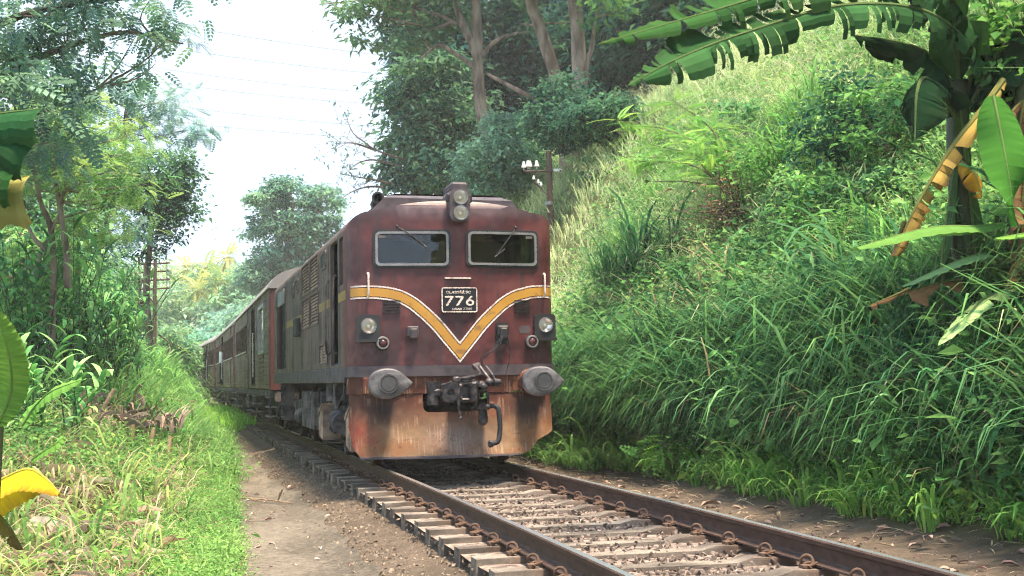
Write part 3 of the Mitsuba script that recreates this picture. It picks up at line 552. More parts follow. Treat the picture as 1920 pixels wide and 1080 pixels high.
hz = obj('brake_hose', tube(spline([(.30, -.3, .80), (.38, -.42, .80), (.435, -.47, .77), (.455, -.48, .60), (.45, -.48, .45), (.42, -.49, .35), (.33, -.47, .33)], 34), .032, 10), 'rubber', loco, smooth=True)
obj('hose_cap', rbox(.30, .37, -.5, -.43, .28, .37, .02), 'rubber', hz)
obj('valve', cat_mesh([cyl((.28, -.3, .83), (.28, -.3, .63), .05, .065, 16), rbox(.2, .36, -.36, -.2, .74, .83, .03), ball((.28, -.3, .61), .062)]), 'greasy_steel', hz, smooth=40)
for x0, x1 in ((.2, .14), (.27, .31)): obj('air_pipe', cat_mesh([tube(spline([(x0, -.42, 1.05), (x0 * .5 + x1 * .5 + .02, -.45, .92), (x1, -.42, .8)], 14), .018, 8), ball((x1, -.42, .79), .045)]), 'greasy_steel', cp, smooth=40)
# bogies, tank, boxes under the frame
def wheelset(y, parent, r=.5, mat='rusty_steel'):
    for s in (-1, 1):
        w = cyl((s * .80, y, r), (s * .935, y, r), r, n=36) + cyl((s * .78, y, r), (s * .82, y, r), r + .028, n=36) - cyl((s * .90, y, r), (s * .96, y, r), r - .09, n=30) + cyl((s * .84, y, r), (s * .95, y, r), .14, n=20)
        obj('wheel', w, mat, parent, smooth=35)
    obj('axle', cyl((-.9, y, r), (.9, y, r), .08, n=12), mat, parent, smooth=40)
def bogie(yc, parent, wb=2.6, r=.5, mat='underframe', detail=True):
    b = obj('bogie', cat_mesh([rbox(s * 1.02, s * 1.14, yc - wb / 2 - .55, yc + wb / 2 + .55, .62, .80, .02) for s in (-1, 1)] + [rbox(s * 1.03, s * 1.13, yc - .45, yc + .45, .34, .66, .03) for s in (-1, 1)] + [rbox(-1.03, 1.03, yc - .25, yc + .25, .55, .85, .03)]), mat, parent, smooth=30)
    for y in (yc - wb / 2, yc + wb / 2):
        wheelset(y, b, r)
        for s in (-1, 1):
            obj('axle_box', cat_mesh([rbox(s * 1.0, s * 1.17, y - .17, y + .17, r - .16, r + .16, .03), cyl((s * 1.15, y, r), (s * 1.20, y, r), .11, n=18)]), mat, b, smooth=35)
            for q in (-.3, .3): obj('spring', cat_mesh([cyl((s * 1.08, y + q, .40 + i * .045), (s * 1.08, y + q, .42 + i * .045), .085, n=14) for i in range(5)]), mat, b)
    return b
bogie(2.55, loco); bogie(10.4, loco)
obj('fuel_tank', rbox(-1.28, 1.28, 4.75, 7.3, .34, .98, .06), 'underframe', loco, smooth=30)
tk = obj('battery_box', cat_mesh([rbox(-1.34, -1.0, 4.9, 6.9, .36, .98, .02)] + [box(-1.352, -1.34, 5.0 + .3 * i, 5.2 + .3 * i, z, z + .02) for i in range(6) for z in (.6, .65, .7, .75, .8, .85)]), 'underframe', loco)
def sandbox(y0, y1, z0, z1): 
    P = sg.Polygon([(y0, z0), (y1, z0 + .06), (y1, z1 - .18), (y0, z1)])
    k = obj('sand_box', ext_yz(P, -1.30, -1.02), 'dusty_plate', loco); obj('lid', ext_yz(sg.Polygon([(y0 - .02, z1 + .0), (y0 - .02, z1 + .035), (y1 + .02, z1 - .145), (y1 + .02, z1 - .18)]), -1.32, -1.0), 'dusty_plate', k)
sandbox(.55, 1.05, .22, .80); sandbox(3.9, 4.5, .24, .78)
for q in ([(-1.25, 1.75, .55), (-1.25, 2.25, .6), .15], [(-1.2, 3.1, .85), (-1.2, 3.1, 1.2), .13], [(-1.15, 7.8, .5), (-1.15, 8.9, .5), .16], [(-1.1, 3.0, .5), (-1.1, 3.0, .9), .10]): obj('brake_cylinder', cyl(q[0], q[1], q[2], n=20), 'underframe', loco, smooth=40)
obj('brake_rigging', cat_mesh([tube([(-1.2, 1.3, .9), (-1.22, 2.0, .45), (-1.2, 3.2, .7)], .03), tube([(-1.2, 2.0, .95), (-1.25, 2.4, .75), (-1.2, 3.6, .9)], .025), tube([(-1.18, 1.9, .3), (-1.2, 1.88, .12)], .03), tube([(-1.3, 4.4, 1.0), (-1.3, 4.6, .75)], .02), rbox(-1.3, -1.1, 1.2, 1.35, .9, 1.13, .01), rbox(-1.3, -1.1, 2.3, 2.5, .8, 1.13, .01)]), 'underframe', loco, smooth=40)
st = obj('step_ladder', cat_mesh([rbox(-1.33, -1.1, 11.2, 11.24, .35, 1.2, .005), rbox(-1.33, -1.1, 11.8, 11.84, .35, 1.2, .005)] + [rbox(-1.34, -1.1, 11.2, 11.84, z, z + .03, .005) for z in (.4, .66, .92)]), 'underframe', loco)
obj('under_frame', cat_mesh([box(-.5, -.3, .6, 12.8, .9, 1.2), box(.3, .5, .6, 12.8, .9, 1.2), box(-1.2, 1.2, .25, 12.8, 1.2, 1.3)]), 'coach_dark', loco)
# ---------------------------------------------------------------- passenger coaches
CW, CL_ = 1.40, 18.3
def coach_parts(kind):
    """ply dicts of one coach, its front end at y = 0: list of (path, dict)"""
    out, n = [], {}
    def add(path, mesh, mat, smooth=False):
        if path in n: n[path] += 1; path = '%s_%03d' % (path, n[path])
        else: n[path] = 0
        out.append((path, mikit.ply(mesh, mat, smooth=smooth))); return path
    prof = sg.Polygon([(-CW + .03, .98), (CW - .03, .98), (CW - .03, 3.34), (-CW + .03, 3.34)])
    core = ext_xz(prof, .05, CL_ - .05)
    doors = [(6.1, 7.2)] if kind == 0 else [(9.5, 10.5)] if kind == 1 else [(5.8, 6.7), (14.2, 15.1)]
    wins = [(2.1, 4.1)] if kind == 0 else []
    post = [9.2] if kind == 0 else [2.3, 12.6] if kind == 1 else [9.4, 4.]
    small = [(10.2 + .84 * i, 10.2 + .84 * i + .6) for i in range(8)] if kind == 0 else [(.7 + .9 * i, .7 + .9 * i + .62) for i in range(9)] + [(11.0 + .9 * i, 11.62 + .9 * i) for i in range(7)] if kind == 1 else [(.8 + .9 * i, .8 + .9 * i + .62) for i in range(5)] + [(7.1 + .9 * i, 7.72 + .9 * i) for i in range(7)]
    cut = [(a, b, 1.12, 3.16) for a, b in doors] + [(a, b, 1.95, 3.0) for a, b in wins] + [(a, b, 2.12, 2.86) for a, b in small]
    for a, b, z0, z1 in cut: core -= box(-CW - .1, CW + .1, a, b, z0, z1)
    core -= box(-CW + .08, CW - .08, .15, CL_ - .15, 1.06, 3.25)
    add('body', core, 'coach_red')
    bl = []
    for i, z in enumerate(np.arange(1.0, 3.30, .105)):
        bb = box(-CW, -CW + .032, .35, CL_ - .35, z, z + .097) + box(CW - .032, CW, .35, CL_ - .35, z, z + .097)
        for a, b, z0, z1 in cut: bb -= box(-CW - .1, CW + .1, a - .03, b + .03, z0 - .03, z1 + .03)
        bl.append(bb)
    add('boards', cat_mesh(bl), 'coach_boards')
    roof = [(CW + .06, 3.30), (CW + .03, 3.40)] + [((CW - .02) * math.cos(t), 3.40 + .46 * math.sin(t) ** 1.0) for t in np.linspace(.12, PI / 2, 10)]
    add('roof', ext_xz(sg.Polygon(roof + [(-x, z) for x, z in roof[::-1]]), -.05, CL_ + .05), 'roof_grey', 40)
    for y in np.arange(2, CL_ - 1, 3.2): add('roof_vent', cyl((0.1, y, 3.8), (.1, y, 3.98), .16, .2, 14), 'underframe', 40)
    for y0, y1 in ((-.02, .36), (CL_ - .36, CL_ + .02)): add('end_post', rbox(-CW - .012, CW + .012, y0, y1, .96, 3.33, .02), 'coach_red')
    for y in post: add('side_post', cat_mesh([rbox(s * CW - .025, s * CW + .025, y, y + .14, .98, 3.32, .01) for s in (-1,)]), 'coach_brown')
    def frame_(a, b, z0, z1, w=.05): return [box(s * CW - .03, s * CW + .018, a - w, b + w, z0 - w, z1 + w) - box(-3, 3, a, b, z0, z1) for s in (-1, 1)]
    for a, b, z0, z1 in cut:
        if (a, b) in doors:
            k = add('door', frame_(a, b, z0, z1)[0], 'coach_dark'); add(k + '__handrail', cat_mesh([tube([(-CW - .06, a - .1, 1.3), (-CW - .06, a - .1, 2.5)], .02, 6)]), 'white_paint')
            add(k + '__doorway', box(-.3, -.28, a - .6, b + .6, 1.1, 3.2), 'coach_dark')
        elif (a, b) in wins:
            k = add('window', frame_(a, b, z0, z1, .09)[0], 'alloy_frame'); add(k + '__pane', box(-CW + .02, -CW + .026, a, b, z0, z1), 'glass')
            add('louvre_panel', cat_mesh([box(-CW - .012, -CW + .02, a + .1, b - .1, z, z + .06) for z in (1.4, 1.52, 1.64, 1.76)]), 'coach_brown')
        else:
            k = add('window', frame_(a, b, z0, z1)[0], 'coach_brown')
            add(k + '__pane', box(-CW + .03, -CW + .036, a, b, z0 + .36, z1), 'glass'); add(k + '__bar', box(-CW - .0, -CW + .025, a, b, z0 + .34, z0 + .38), 'coach_red')
            add(k + '__sill', rbox(-CW - .05, -CW + .0, a - .04, b + .04, z0 - .05, z0 - .02, .005), 'white_paint')
    add('sole_bar', cat_mesh([rbox(s * (CW - .12), s * (CW - .02), .05, CL_ - .05, .82, .975, .01) for s in (-1, 1)] + [rbox(-CW + .1, CW - .1, 0, .2, .7, .97, .01), rbox(-CW + .1, CW - .1, CL_ - .2, CL_, .7, .97, .01)]), 'underframe')
    for y in [.6, 8.9, 17.3] + [d[0] for d in doors]:
        k = add('step_ladder', cat_mesh([rbox(-CW + .02, -CW + .06, y, y + .03, .3, .98, .004), rbox(-CW + .02, -CW + .06, y + .55, y + .58, .3, .98, .004)]), 'underframe')
        for z in (.34, .56, .78): add(k + '__tread', rbox(-CW - .04, -CW + .2, y, y + .58, z, z + .03, .005), 'alloy_frame')
    for yc in (3.0, CL_ - 3.0):
        k = add('bogie', cat_mesh([rbox(s * 1.0, s * 1.1, yc - 1.6, yc + 1.6, .5, .72, .02) for s in (-1, 1)] + [rbox(-1, 1, yc - .2, yc + .2, .5, .8, .02)]), 'underframe')
        for y in (yc - 1.1, yc + 1.1):
            for s in (-1, 1):
                add(k + '__wheel', cyl((s * .8, y, .46), (s * .93, y, .46), .46, n=28) + cyl((s * .78, y, .46), (s * .81, y, .46), .485, n=28), 'rusty_steel', 40)
                add(k + '__axle_box', rbox(s * .98, s * 1.14, y - .15, y + .15, .32, .62, .03), 'underframe')
    add('under_box', rbox(-1.3, -.6, 7.4, 9.6, .42, .82, .03), 'underframe'); add('under_box', rbox(-1.3, -.5, 10.2, 12.4, .36, .82, .03), 'underframe')
    add('coupling', rbox(-.15, .15, -.6, .1, .85, 1.05, .03), 'greasy_steel'); 
    add('gangway', rbox(-.6, .6, -.42, .0, 1.05, 3.2, .05), 'rubber')
    for s in (-1, 1): add('buffer', cat_mesh([cyl((s * .975, -.45, 1.08), (s * .975, -.4, 1.08), .2, n=20), cyl((s * .975, -.42, 1.08), (s * .975, .05, 1.08), .09, n=14)]), 'underframe', 40)
    return out
KIND = [coach_parts(k) for k in range(3)]
COACH = [(14.0, 0, 'brown boarded passenger coach coupled directly behind the locomotive'), (33.1, 1, 'passenger coach with a person in white standing in its doorway'), (52.2, 2, 'rearmost passenger coach, farthest from the locomotive')]
def on_track(y0, y1):
    a, b = A(xc(y0), y0, 0), A(xc(y1), y1, 0); return a, math.degrees(math.atan2(b[0] - a[0], b[1] - a[1]))
for y0, kind, lab in COACH:
    k = thing('passenger_coach', lab, 'train coach', 'coaches of the train')
    a, deg = on_track(y0, y0 + CL_ * .998)
    M = T4().translate(a.tolist()).rotate([0, 0, 1], -deg)
    for path, d in KIND[kind]:
        scene[k + '__' + path] = {**d, 'to_world': M}
        if path.startswith('boards'): labels[k + '__' + path] = {'kind': 'stuff'}

# ---------------------------------------------------------------- people
def limb_chain(pts, n=14):
    return [Manifold.hull(Manifold.sphere(r0, n).translate(list(map(float, p0))) + Manifold.sphere(r1, n).translate(list(map(float, p1)))) for (p0, r0), (p1, r1) in zip(pts[:-1], pts[1:])]
def smooth_fig(parts, L=.03, it=8):
    m = parts[0]
    for q in parts[1:]: m = m + q
    q = m.refine_to_length(L).to_mesh(); t = trimesh.Trimesh(np.array(q.vert_properties[:, :3], float), np.array(q.tri_verts), process=True)
    trimesh.smoothing.filter_taubin(t, lamb=.5, nu=.52, iterations=it); return t
def person(label, at, face, shirt, reach, H=1.66, group=None):
    """a standing figure, one arm up to a hand rail; local axes: x to its left, y behind it, turned by face degrees"""
    k = thing('person', label, 'person', group); s = H / 1.66; a = math.radians(face); Rz = np.array([[math.cos(a), -math.sin(a), 0], [math.sin(a), math.cos(a), 0], [0, 0, 1]])
    X = lambda x, y, z: (np.asarray(at) + Rz @ A(x, y, z) * s).tolist()
    P = lambda x, y, z, r: (X(x, y, z), r * s)
    hand_l, hand_r = A(*reach), A(.20, -.06, .80)
    head = [*limb_chain([P(0, -.02, 1.38, .05), P(0, -.03, 1.46, .052)]), *limb_chain([P(0, -.03, 1.50, .072), P(0, -.035, 1.575, .082)]), *limb_chain([P(0, -.095, 1.49, .03), P(0, -.10, 1.475, .028)]), *limb_chain([P(0, -.115, 1.53, .013), P(0, -.125, 1.515, .014)])]
    for q in (-1, 1): head += limb_chain([P(q * .082, -.02, 1.54, .016), P(q * .084, -.02, 1.515, .012)])
    el = (A(-.17, 0, 1.33) + hand_l) / 2 + A(-.03, .06, -.05); er = A(.215, .02, 1.06)
    arms = limb_chain([P(*el, .036), P(*hand_l, .026)]) + limb_chain([P(*er, .036), P(*hand_r, .026)])
    for h, d in ((hand_l, 1), (hand_r, -1)):
        arms += limb_chain([P(*h, .026), P(*(h + A(0, -.01, .06 * d)), .03)])
        for i in range(4):
            b = h + A(-.027 + .018 * i, -.01, .08 * d); arms += limb_chain([P(*b, .010), P(*(b + A(0, -.025, (.03 + .008 * (i in (1, 2))) * d)), .009), P(*(b + A(0, -.05, .035 * d)), .008)])
        arms += limb_chain([P(*(h + A(.028, -.01, .03 * d)), .011), P(*(h + A(.05, -.035, .055 * d)), .009)])
    obj('body', smooth_fig(head + arms, .02, 3), 'skin', k, smooth=True)
    hair = Manifold.hull(Manifold.sphere(.09 * s, 20).translate(X(0, -.01, 1.60)) + Manifold.sphere(.075 * s, 20).translate(X(0, .02, 1.53))) - Manifold.sphere(.085 * s, 20).translate(X(0, -.09, 1.52))
    obj('hair', hair, 'hair', k, smooth=50)
    tor = limb_chain([P(-.11, 0, .94, .10), P(-.10, 0, 1.12, .10), P(-.13, 0, 1.30, .085)]) + limb_chain([P(.11, 0, .94, .10), P(.10, 0, 1.12, .10), P(.13, 0, 1.30, .085)])
    tor += [Manifold.hull(tor[0] + tor[2]), Manifold.hull(tor[1] + tor[3])] + limb_chain([P(0, 0, 1.33, .075), P(0, -.01, 1.385, .06)]) + limb_chain([P(-.15, 0, 1.335, .06), P(*(A(-.17, 0, 1.33) * .4 + el * .6), .05)]) + limb_chain([P(.15, 0, 1.335, .06), P(*(A(.17, 0, 1.33) * .4 + er * .6), .05)])
    obj('shirt', smooth_fig(tor, .03, 8), shirt, k, smooth=True)
    lg = []
    for q, f in ((-1, -.03), (1, .06)): lg += limb_chain([P(q * .085, 0, .90, .098), P(q * .095, -.02 + f, .50, .062), P(q * .095, .0 + f, .10, .048)])
    lg += [Manifold.hull(Manifold.sphere(.1 * s, 16).translate(X(-.08, 0, .90)) + Manifold.sphere(.1 * s, 16).translate(X(.08, 0, .90)))]
    obj('trousers', smooth_fig(lg, .03, 6), 'trousers', k, smooth=True)
    for q, f in ((-1, -.03), (1, .06)): obj('shoe', smooth_fig(limb_chain([P(q * .095, .03 + f, .045, .045), P(q * .10, -.13 + f, .035, .036)]), .02, 4), 'rubber', k, smooth=True)
person('person in white shirt and dark trousers standing in a coach doorway', (-1.46, 43.25, 1.13), -60, 'shirt', (-.30, -.02, 1.58))
person('person in yellow shirt leaning out at the far end of the train', (-2.27, 69.2, 1.12), -70, 'yellow_cloth', (-.28, -.02, 1.5))

# ---------------------------------------------------------------- telegraph poles and power lines
def rotated(m, deg, at): return m.rotate([0, 0, deg]).translate(list(map(float, at)))
def insulator(p, s=1.): return [cyl(A(*p) + A(0, 0, 0), A(*p) + A(0, 0, .08 * s), .012 * s, n=8), cyl(A(*p) + A(0, 0, .07 * s), A(*p) + A(0, 0, .13 * s), .062 * s, .05 * s, 14), cyl(A(*p) + A(0, 0, .13 * s), A(*p) + A(0, 0, .22 * s), .045 * s, .025 * s, 14)]
k = thing('telegraph_pole', 'wooden telegraph pole with four crossarms and tall lattice arms, left of the train', 'telegraph pole')
b, ux = A(-4.37, 43.19, 2.37), A(.969, -.247, 0)
top = A(-4.33, 42.89, 6.58)
obj('pole', tube([b - A(0, 0, 1.6), b * .5 + top * .5, top], [.105, .09, .075], 10), 'pole_wood', k, smooth=True)
for i, py in enumerate((3.50, 3.15, 2.78, 2.40)):
    c = b + A(.05, 0, py + .55); obj('crossarm', tube([c - ux * .62 - A(0, .09, .03), c + ux * .62 - A(0, .09, -.01)], .042, 6), 'pole_wood', k)
    for u in (-.55, -.25, .25, .55): obj('insulator', cat_mesh(insulator(c + ux * u - A(0, .09, -.03), .8)), 'porcelain', k, smooth=40)
c = b + A(.05, 0, 0)
for u in (-.50, .50): obj('upright', tube([c + ux * u + A(0, -.13, 2.9), c + ux * u + A(0, -.13, 4.12)], .022, 6), 'pole_wood', k)
for u in (-.50, .50): obj('brace', tube([c + ux * u + A(0, -.13, 2.92), c + A(0, -.1, 2.2)], .025, 6), 'pole_wood', k)
k = thing('telegraph_pole', 'tiny distant telegraph pole in the haze beyond the left bank', 'telegraph pole')
b = A(-4.13, 101.99, 3.56); obj('pole', tube([b - A(0, 0, 4), b + A(0, 0, 1.0)], .09, 8), 'pole_wood', k, smooth=True)
for z in (.55, .2): obj('crossarm', tube([b + ux * -.5 + A(0, 0, z), b + ux * .5 + A(0, 0, z)], .04, 6), 'pole_wood', k)
k = thing('telegraph_pole', 'dark pole with white insulators on the hillside above the locomotive roof', 'telegraph pole')
top = A(7.63, 22.16, 8.09); b = A(top[0] + .03, top[1], 5.6)
obj('pole', tube([b, b * .5 + top * .5, top], [.11, .10, .085], 10), 'pole_wood', k, smooth=True)
c = top + A(0, 0, -.62); obj('crossarm', tube([c - ux * .80 - A(0, .1, 0), c + ux * .34 - A(0, .1, 0)], .035, 6), 'pole_wood', k)
obj('crossarm', tube([c - ux * .78 + A(0, -.1, .02), c - ux * .45 + A(0, .7, .12)], .03, 6), 'pole_wood', k)
for u, w, z in ((-.80, 0, .03), (-.62, .2, .09), (-.48, .5, .13), (-.40, .0, .06)): obj('insulator', cat_mesh(insulator(c + ux * u + A(0, w - .1, z), 1.25)), 'porcelain', k, smooth=40)
for u, z in ((-.5, -.3), (-.36, -.42), (-.28, -.5)): obj('insulator', cat_mesh(insulator(c + ux * u + A(0, -.1, z), .8)), 'porcelain', k, smooth=40)
obj('hanger', cat_mesh([tube([c - ux * .52 + A(0, -.1, -.28), c - ux * .05 + A(0, -.1, -.8)], .02, 6)]), 'pole_wood', k)
obj('end_plate', rbox(c[0] + .10, c[0] + .36, c[1] - .2, c[1] - .12, c[2] - .03, c[2] + .06, .01), 'porcelain', k)
obj('clamp', cyl(top + A(.0, 0, -1.66), top + A(.0, 0, -1.56), .13, n=14), 'alloy_frame', k)
obj('strut', tube([top + A(.09, .05, -1.6), b + A(.16, .1, 0)], .045, 8), 'dusty_plate', k, smooth=True)
obj('stay_wire', tube([top + A(.1, 0, -1.62), top + A(.9, .2, -2.9)], .014, 5), 'rubber', k)
for nm, (p, q) in zip(('topmost power line in the pale sky', 'second power line from the top of the sky', 'third power line from the top, most distinct of the six', 'fourth power line from the top of the sky', 'fifth power line from the top, second lowest', 'lowest of the six power lines in the sky'), [(A(-13.81, 137.82, 43.85), A(24.19, 143.88, 41.00)), (A(-13.81, 138.03, 40.86), A(24.19, 144.04, 38.76)), (A(-13.94, 140.28, 38.72), A(24.53, 146.15, 36.82)), (A(-13.94, 140.40, 37.02), A(24.53, 146.25, 35.48)), (A(-14.15, 143.68, 35.25), A(25.04, 149.38, 33.25)), (A(-14.15, 143.82, 33.27), A(25.04, 149.48, 31.76))]):
    k = tag(obj('power_line', tube([p + (q - p) * t - A(0, 0, 2.2 * (1 - (2 * t - 1) ** 2) * .25) for t in np.linspace(0, 1, 24)], .04, 5, False), 'wire_metal'), nm, 'power line', 'power lines across the sky')

# ---------------------------------------------------------------- leaves, blades, trees: generators
RH = (A((0, 0, 0), (-.5, .42, .10), (0, 1, 0), (.5, .42, .10)), np.array([[0, 2, 1], [0, 3, 2]]), A(.9, 1, 1.05, 1))
LF = (A((0, 0, 0), (-.42, .28, .10), (-.40, .62, .06), (0, 1, -.12), (.40, .62, .06), (.42, .28, .10), (0, .45, .0)), np.array([[0, 6, 1], [1, 6, 2], [2, 6, 3], [3, 6, 4], [4, 6, 5], [5, 6, 0]]), A(.9, 1, 1, 1.05, 1, 1, .85))
def pinnate(n=8, w=.16, l=.34):
    V, F, S = [], [], []
    for i in range(n):
        y = .12 + .86 * i / (n - 1); z = -.28 * y * y; k = math.sin(PI * (.18 + .72 * y)) * .9 + .1
        for s in (-1, 1):
            b = len(V); d = A(s * .88, .46, -.10 - .12 * y); d /= np.linalg.norm(d); u = A(-d[1] * s, d[0] * s, 0) * w * .5; o = A(0, y, z); L = l * k
            V += [o, o + d * L * .5 + u, o + d * L, o + d * L * .5 - u]; F += [[b, b + 2, b + 1], [b, b + 3, b + 2]]; S += [.95, 1, 1.05, 1]
    b = len(V); V += [A(-.012, 0, 0), A(.012, 0, 0), A(0, 1, -.28)]; F += [[b, b + 1, b + 2]]; S += [.8, .8, .8]
    return np.array(V), np.array(F), np.array(S)
PIN = pinnate(16, .045, .16); PIN5 = pinnate(6, .16, .36)
def frames(d, n):
    """matrices whose y axis is d and whose z axis is near n"""
    y = d / (np.linalg.norm(d, axis=1, keepdims=True) + 1e-9); x = np.cross(y, n); x /= np.linalg.norm(x, axis=1, keepdims=True) + 1e-9; z = np.cross(x, y)
    return np.stack([x, y, z], -1)
def jitter_col(a, b, t, g, amt=.16):
    a, b = A(*a), A(*b); c = (a + (b - a) * t[:, None]) * [.98, 1., 1.32]; return np.clip(1.8 * c * np.exp(g.normal(0, amt, (len(t), 1))) * np.exp(g.normal(0, .05, (len(t), 3))), .004, .9)
def foliage(blobs, per_m3, size, ca, cb, seed, L=.2, W=.09, temp=RH, per=42, flat=.6, pitch=-20, spread=26, hollow=.45, mixp=1.3):
    """leaf clumps spread through ellipsoids [(centre, (rx, ry, rz)), ...]; per_m3 clumps per cubic metre (of a shell-weighted volume)"""
    g = np.random.default_rng(seed); C = []
    for c, r in blobs:
        r = A(*r) if np.ndim(r) else A(r, r, r); n = max(3, int(per_m3 * 4.19 * r.prod())); d = g.normal(size=(n, 3)); d /= np.linalg.norm(d, axis=1, keepdims=True)
        rad = (hollow ** 3 + (1 - hollow ** 3) * g.random(n)) ** (1 / 3) * (.8 + .45 * meshkit.noise(d * 2.3 + seed, seed))
        C.append(np.asarray(c) + d * r * rad[:, None])
    C = np.vstack(C); n = len(C); t = g.random(n) ** mixp; k = g.integers(int(per * .6), int(per * 1.4), n); who = np.repeat(np.arange(n), k); m = len(who)
    off = g.normal(size=(m, 3)) * size * np.array([.55, .55, .55 * flat]) * np.exp(g.normal(0, .25, n))[who][:, None]
    az = np.arctan2(off[:, 1], off[:, 0]) + g.normal(0, .8, m); pt = np.radians(g.normal(pitch, spread, m))
    d = np.stack([np.cos(az) * np.cos(pt), np.sin(az) * np.cos(pt), np.sin(pt)], -1)
    nn = np.stack([g.normal(0, .35, m), g.normal(0, .35, m), np.ones(m)], -1)
    s = L * np.exp(g.normal(0, .22, m)); M = frames(d, nn) * np.stack([s * W / L if temp is not PIN and temp is not PIN5 else s, s, s], -1)[:, None, :]
    col = jitter_col(ca, cb, np.clip(t[who] + g.normal(0, .12, m), 0, 1), g)
    return bake([temp], np.zeros(m, int), M, C[who] + off, col), C
def wob(P, n, amp, seed):
    Q = spline(P, n); g = np.random.default_rng(seed); L = np.linalg.norm(np.asarray(P[-1]) - P[0]); t = np.linspace(0, 6, n)
    for k in (0, 1): Q[:, k] += amp * L * .02 * (meshkit.noise(np.stack([t, t * 0 + k * 9, t * 0 + seed], -1), seed) - .5) * np.minimum(1, t)
    return Q
def stems_to(C, trunk, g, frac=.5, r=.045, sides=5, most=40, sag=.12):
    """limbs from the trunk's line out to clump centres"""
    out = []; idx = g.permutation(len(C))[:min(most, int(len(C) * frac))]
    for i in idx:
        e = C[i]; low = trunk[:, 2] < e[2] - .15 * np.linalg.norm(trunk[:, :2] - e[:2], axis=1)
        cand = np.nonzero(low)[0]; j = cand[np.argmin(np.linalg.norm(trunk[cand] - e, axis=1))] if len(cand) else len(trunk) // 2
        s = trunk[j]; L = np.linalg.norm(e - s); mid = s * .45 + e * .55 + A(*g.normal(0, .07, 3)) * L - A(0, 0, sag * L * .3)
        out.append(tube(spline([s, mid, e], 7), np.linspace(r * (1 + .12 * L), r * .25, 7), sides, False))
    return out
def tree(name, label, cat, trunk, r0, r1, blobs, per_m3, size, ca, cb, seed, limbs=(), group=None, bark='bark', twigs=.5, most=40, tw=.045, leafmat='leaf', extra=None, **kw):
    k = thing(name, label, cat, group); g = np.random.default_rng(seed + 1000)
    T = wob(trunk, 18, 1, seed); parts = [tube(T, np.linspace(r0, r1, 18) * (1 + .06 * np.sin(np.arange(18) * 1.7)), 10)]
    for P, a, b in limbs:
        Q = wob(P, 12, 2, seed + len(parts)); parts.append(tube(Q, np.linspace(a, b, 12), 7)); T = np.vstack([T, Q])
    lf, C = foliage(blobs, per_m3, size, ca, cb, seed, **kw)
    if twigs: parts += stems_to(C, T, g, twigs, tw, most=most)
    obj('trunk', cat_mesh(parts), bark, k, smooth=True); obj('crown', lf, leafmat, k)
    return k

# grass blades: strips that arch over, standing along z, bending towards +x
def blade(bend, th0, seg=5, sharp=1.5, fold=.0):
    t = np.linspace(0, 1, seg + 1); th = th0 + bend * t ** sharp; x = np.concatenate([[0], np.cumsum(np.sin((th[1:] + th[:-1]) / 2))]) / seg; z = np.concatenate([[0], np.cumsum(np.cos((th[1:] + th[:-1]) / 2))]) / seg
    w = .5 * np.clip(1.15 * np.sin(PI * (.20 + .80 * t) ** 1.05), 0, 1); V, S = [], []
    for i in range(seg): V += [A(x[i], -w[i], z[i]), A(x[i], w[i], z[i])]; S += [.85 + .25 * t[i]] * 2
    V.append(A(x[-1], 0, z[-1])); S.append(1.1); F = []
    for i in range(seg - 1): F += [[2 * i, 2 * i + 2, 2 * i + 3], [2 * i, 2 * i + 3, 2 * i + 1]]
    F.append([2 * seg - 2, 2 * seg, 2 * seg - 1]); return np.array(V), np.array(F), np.array(S)
LONG = [blade(b, a, 5, 1.9) for b, a in ((2.0, .1), (2.5, .2), (2.9, .25), (1.6, .3), (2.2, .5), (3.2, .1))]
STRAP = [blade(b, a, 8, 1.5) for b, a in ((2.3, .05), (2.7, .2), (1.9, .3), (2.5, .4))]
SHORT = [blade(b, a, 3) for b, a in ((.9, .1), (1.4, .2), (.6, .3), (1.9, .25))]
FLATB = [blade(.5, 1.35, 3), blade(.9, 1.1, 3), blade(.3, 1.5, 3)]
def blades(temps, P, L, W, ca, cb, seed, lean=0., per_clump=1, rad=.1, t=None, cpow=1.2, sdL=.23, amt=.2):
    """per_clump blades round each point of P, fanning outwards"""
    g = np.random.default_rng(seed); n = len(P) * per_clump; who = np.repeat(np.arange(len(P)), per_clump); az = g.uniform(0, 2 * PI, n)
    if lean: az = np.where(g.random(n) < lean, PI + g.normal(0, .9, n), az)
    rr = rad * np.sqrt(g.random(n)); pos = P[who] + np.stack([rr * np.cos(az), rr * np.sin(az), np.zeros(n)], -1)
    l = L * np.exp(g.normal(0, sdL, n)) * (np.exp(g.normal(0, .2, len(P)))[who]); w = W * np.exp(g.normal(0, .2, n)) * np.sqrt(l / L)
    M = rot_z(az + g.normal(0, .5, n)) * np.stack([l, w, l], -1)[:, None, :]
    tt = (g.random(len(P)) if t is None else t)[who] ** cpow
    return bake(temps, g.integers(0, len(temps), n), M, pos, jitter_col(ca, cb, np.clip(tt + g.normal(0, .15, n), 0, 1), g, amt))
def on_ground(u, y, dz=-.03): x = u + xc(y); return np.stack([x, y, height(x, y) + dz], -1)
def sow(n, u0, u1, y0, y1, seed, near=1.0, keep=None):
    g = np.random.default_rng(seed); y = y0 + (y1 - y0) * g.random(n) ** near; u = np.interp(g.random(n), [0, 1], [0, 1]); lo = u0(y) if callable(u0) else u0; hi = u1(y) if callable(u1) else u1
    u = lo + (hi - lo) * u; P = on_ground(u, y)
    if keep is not None: P = P[g.random(n) < keep(P)]
    return P
nz = lambda P, s, k=0: meshkit.fbm(P * s + 31 * k, 3, 40 + k)

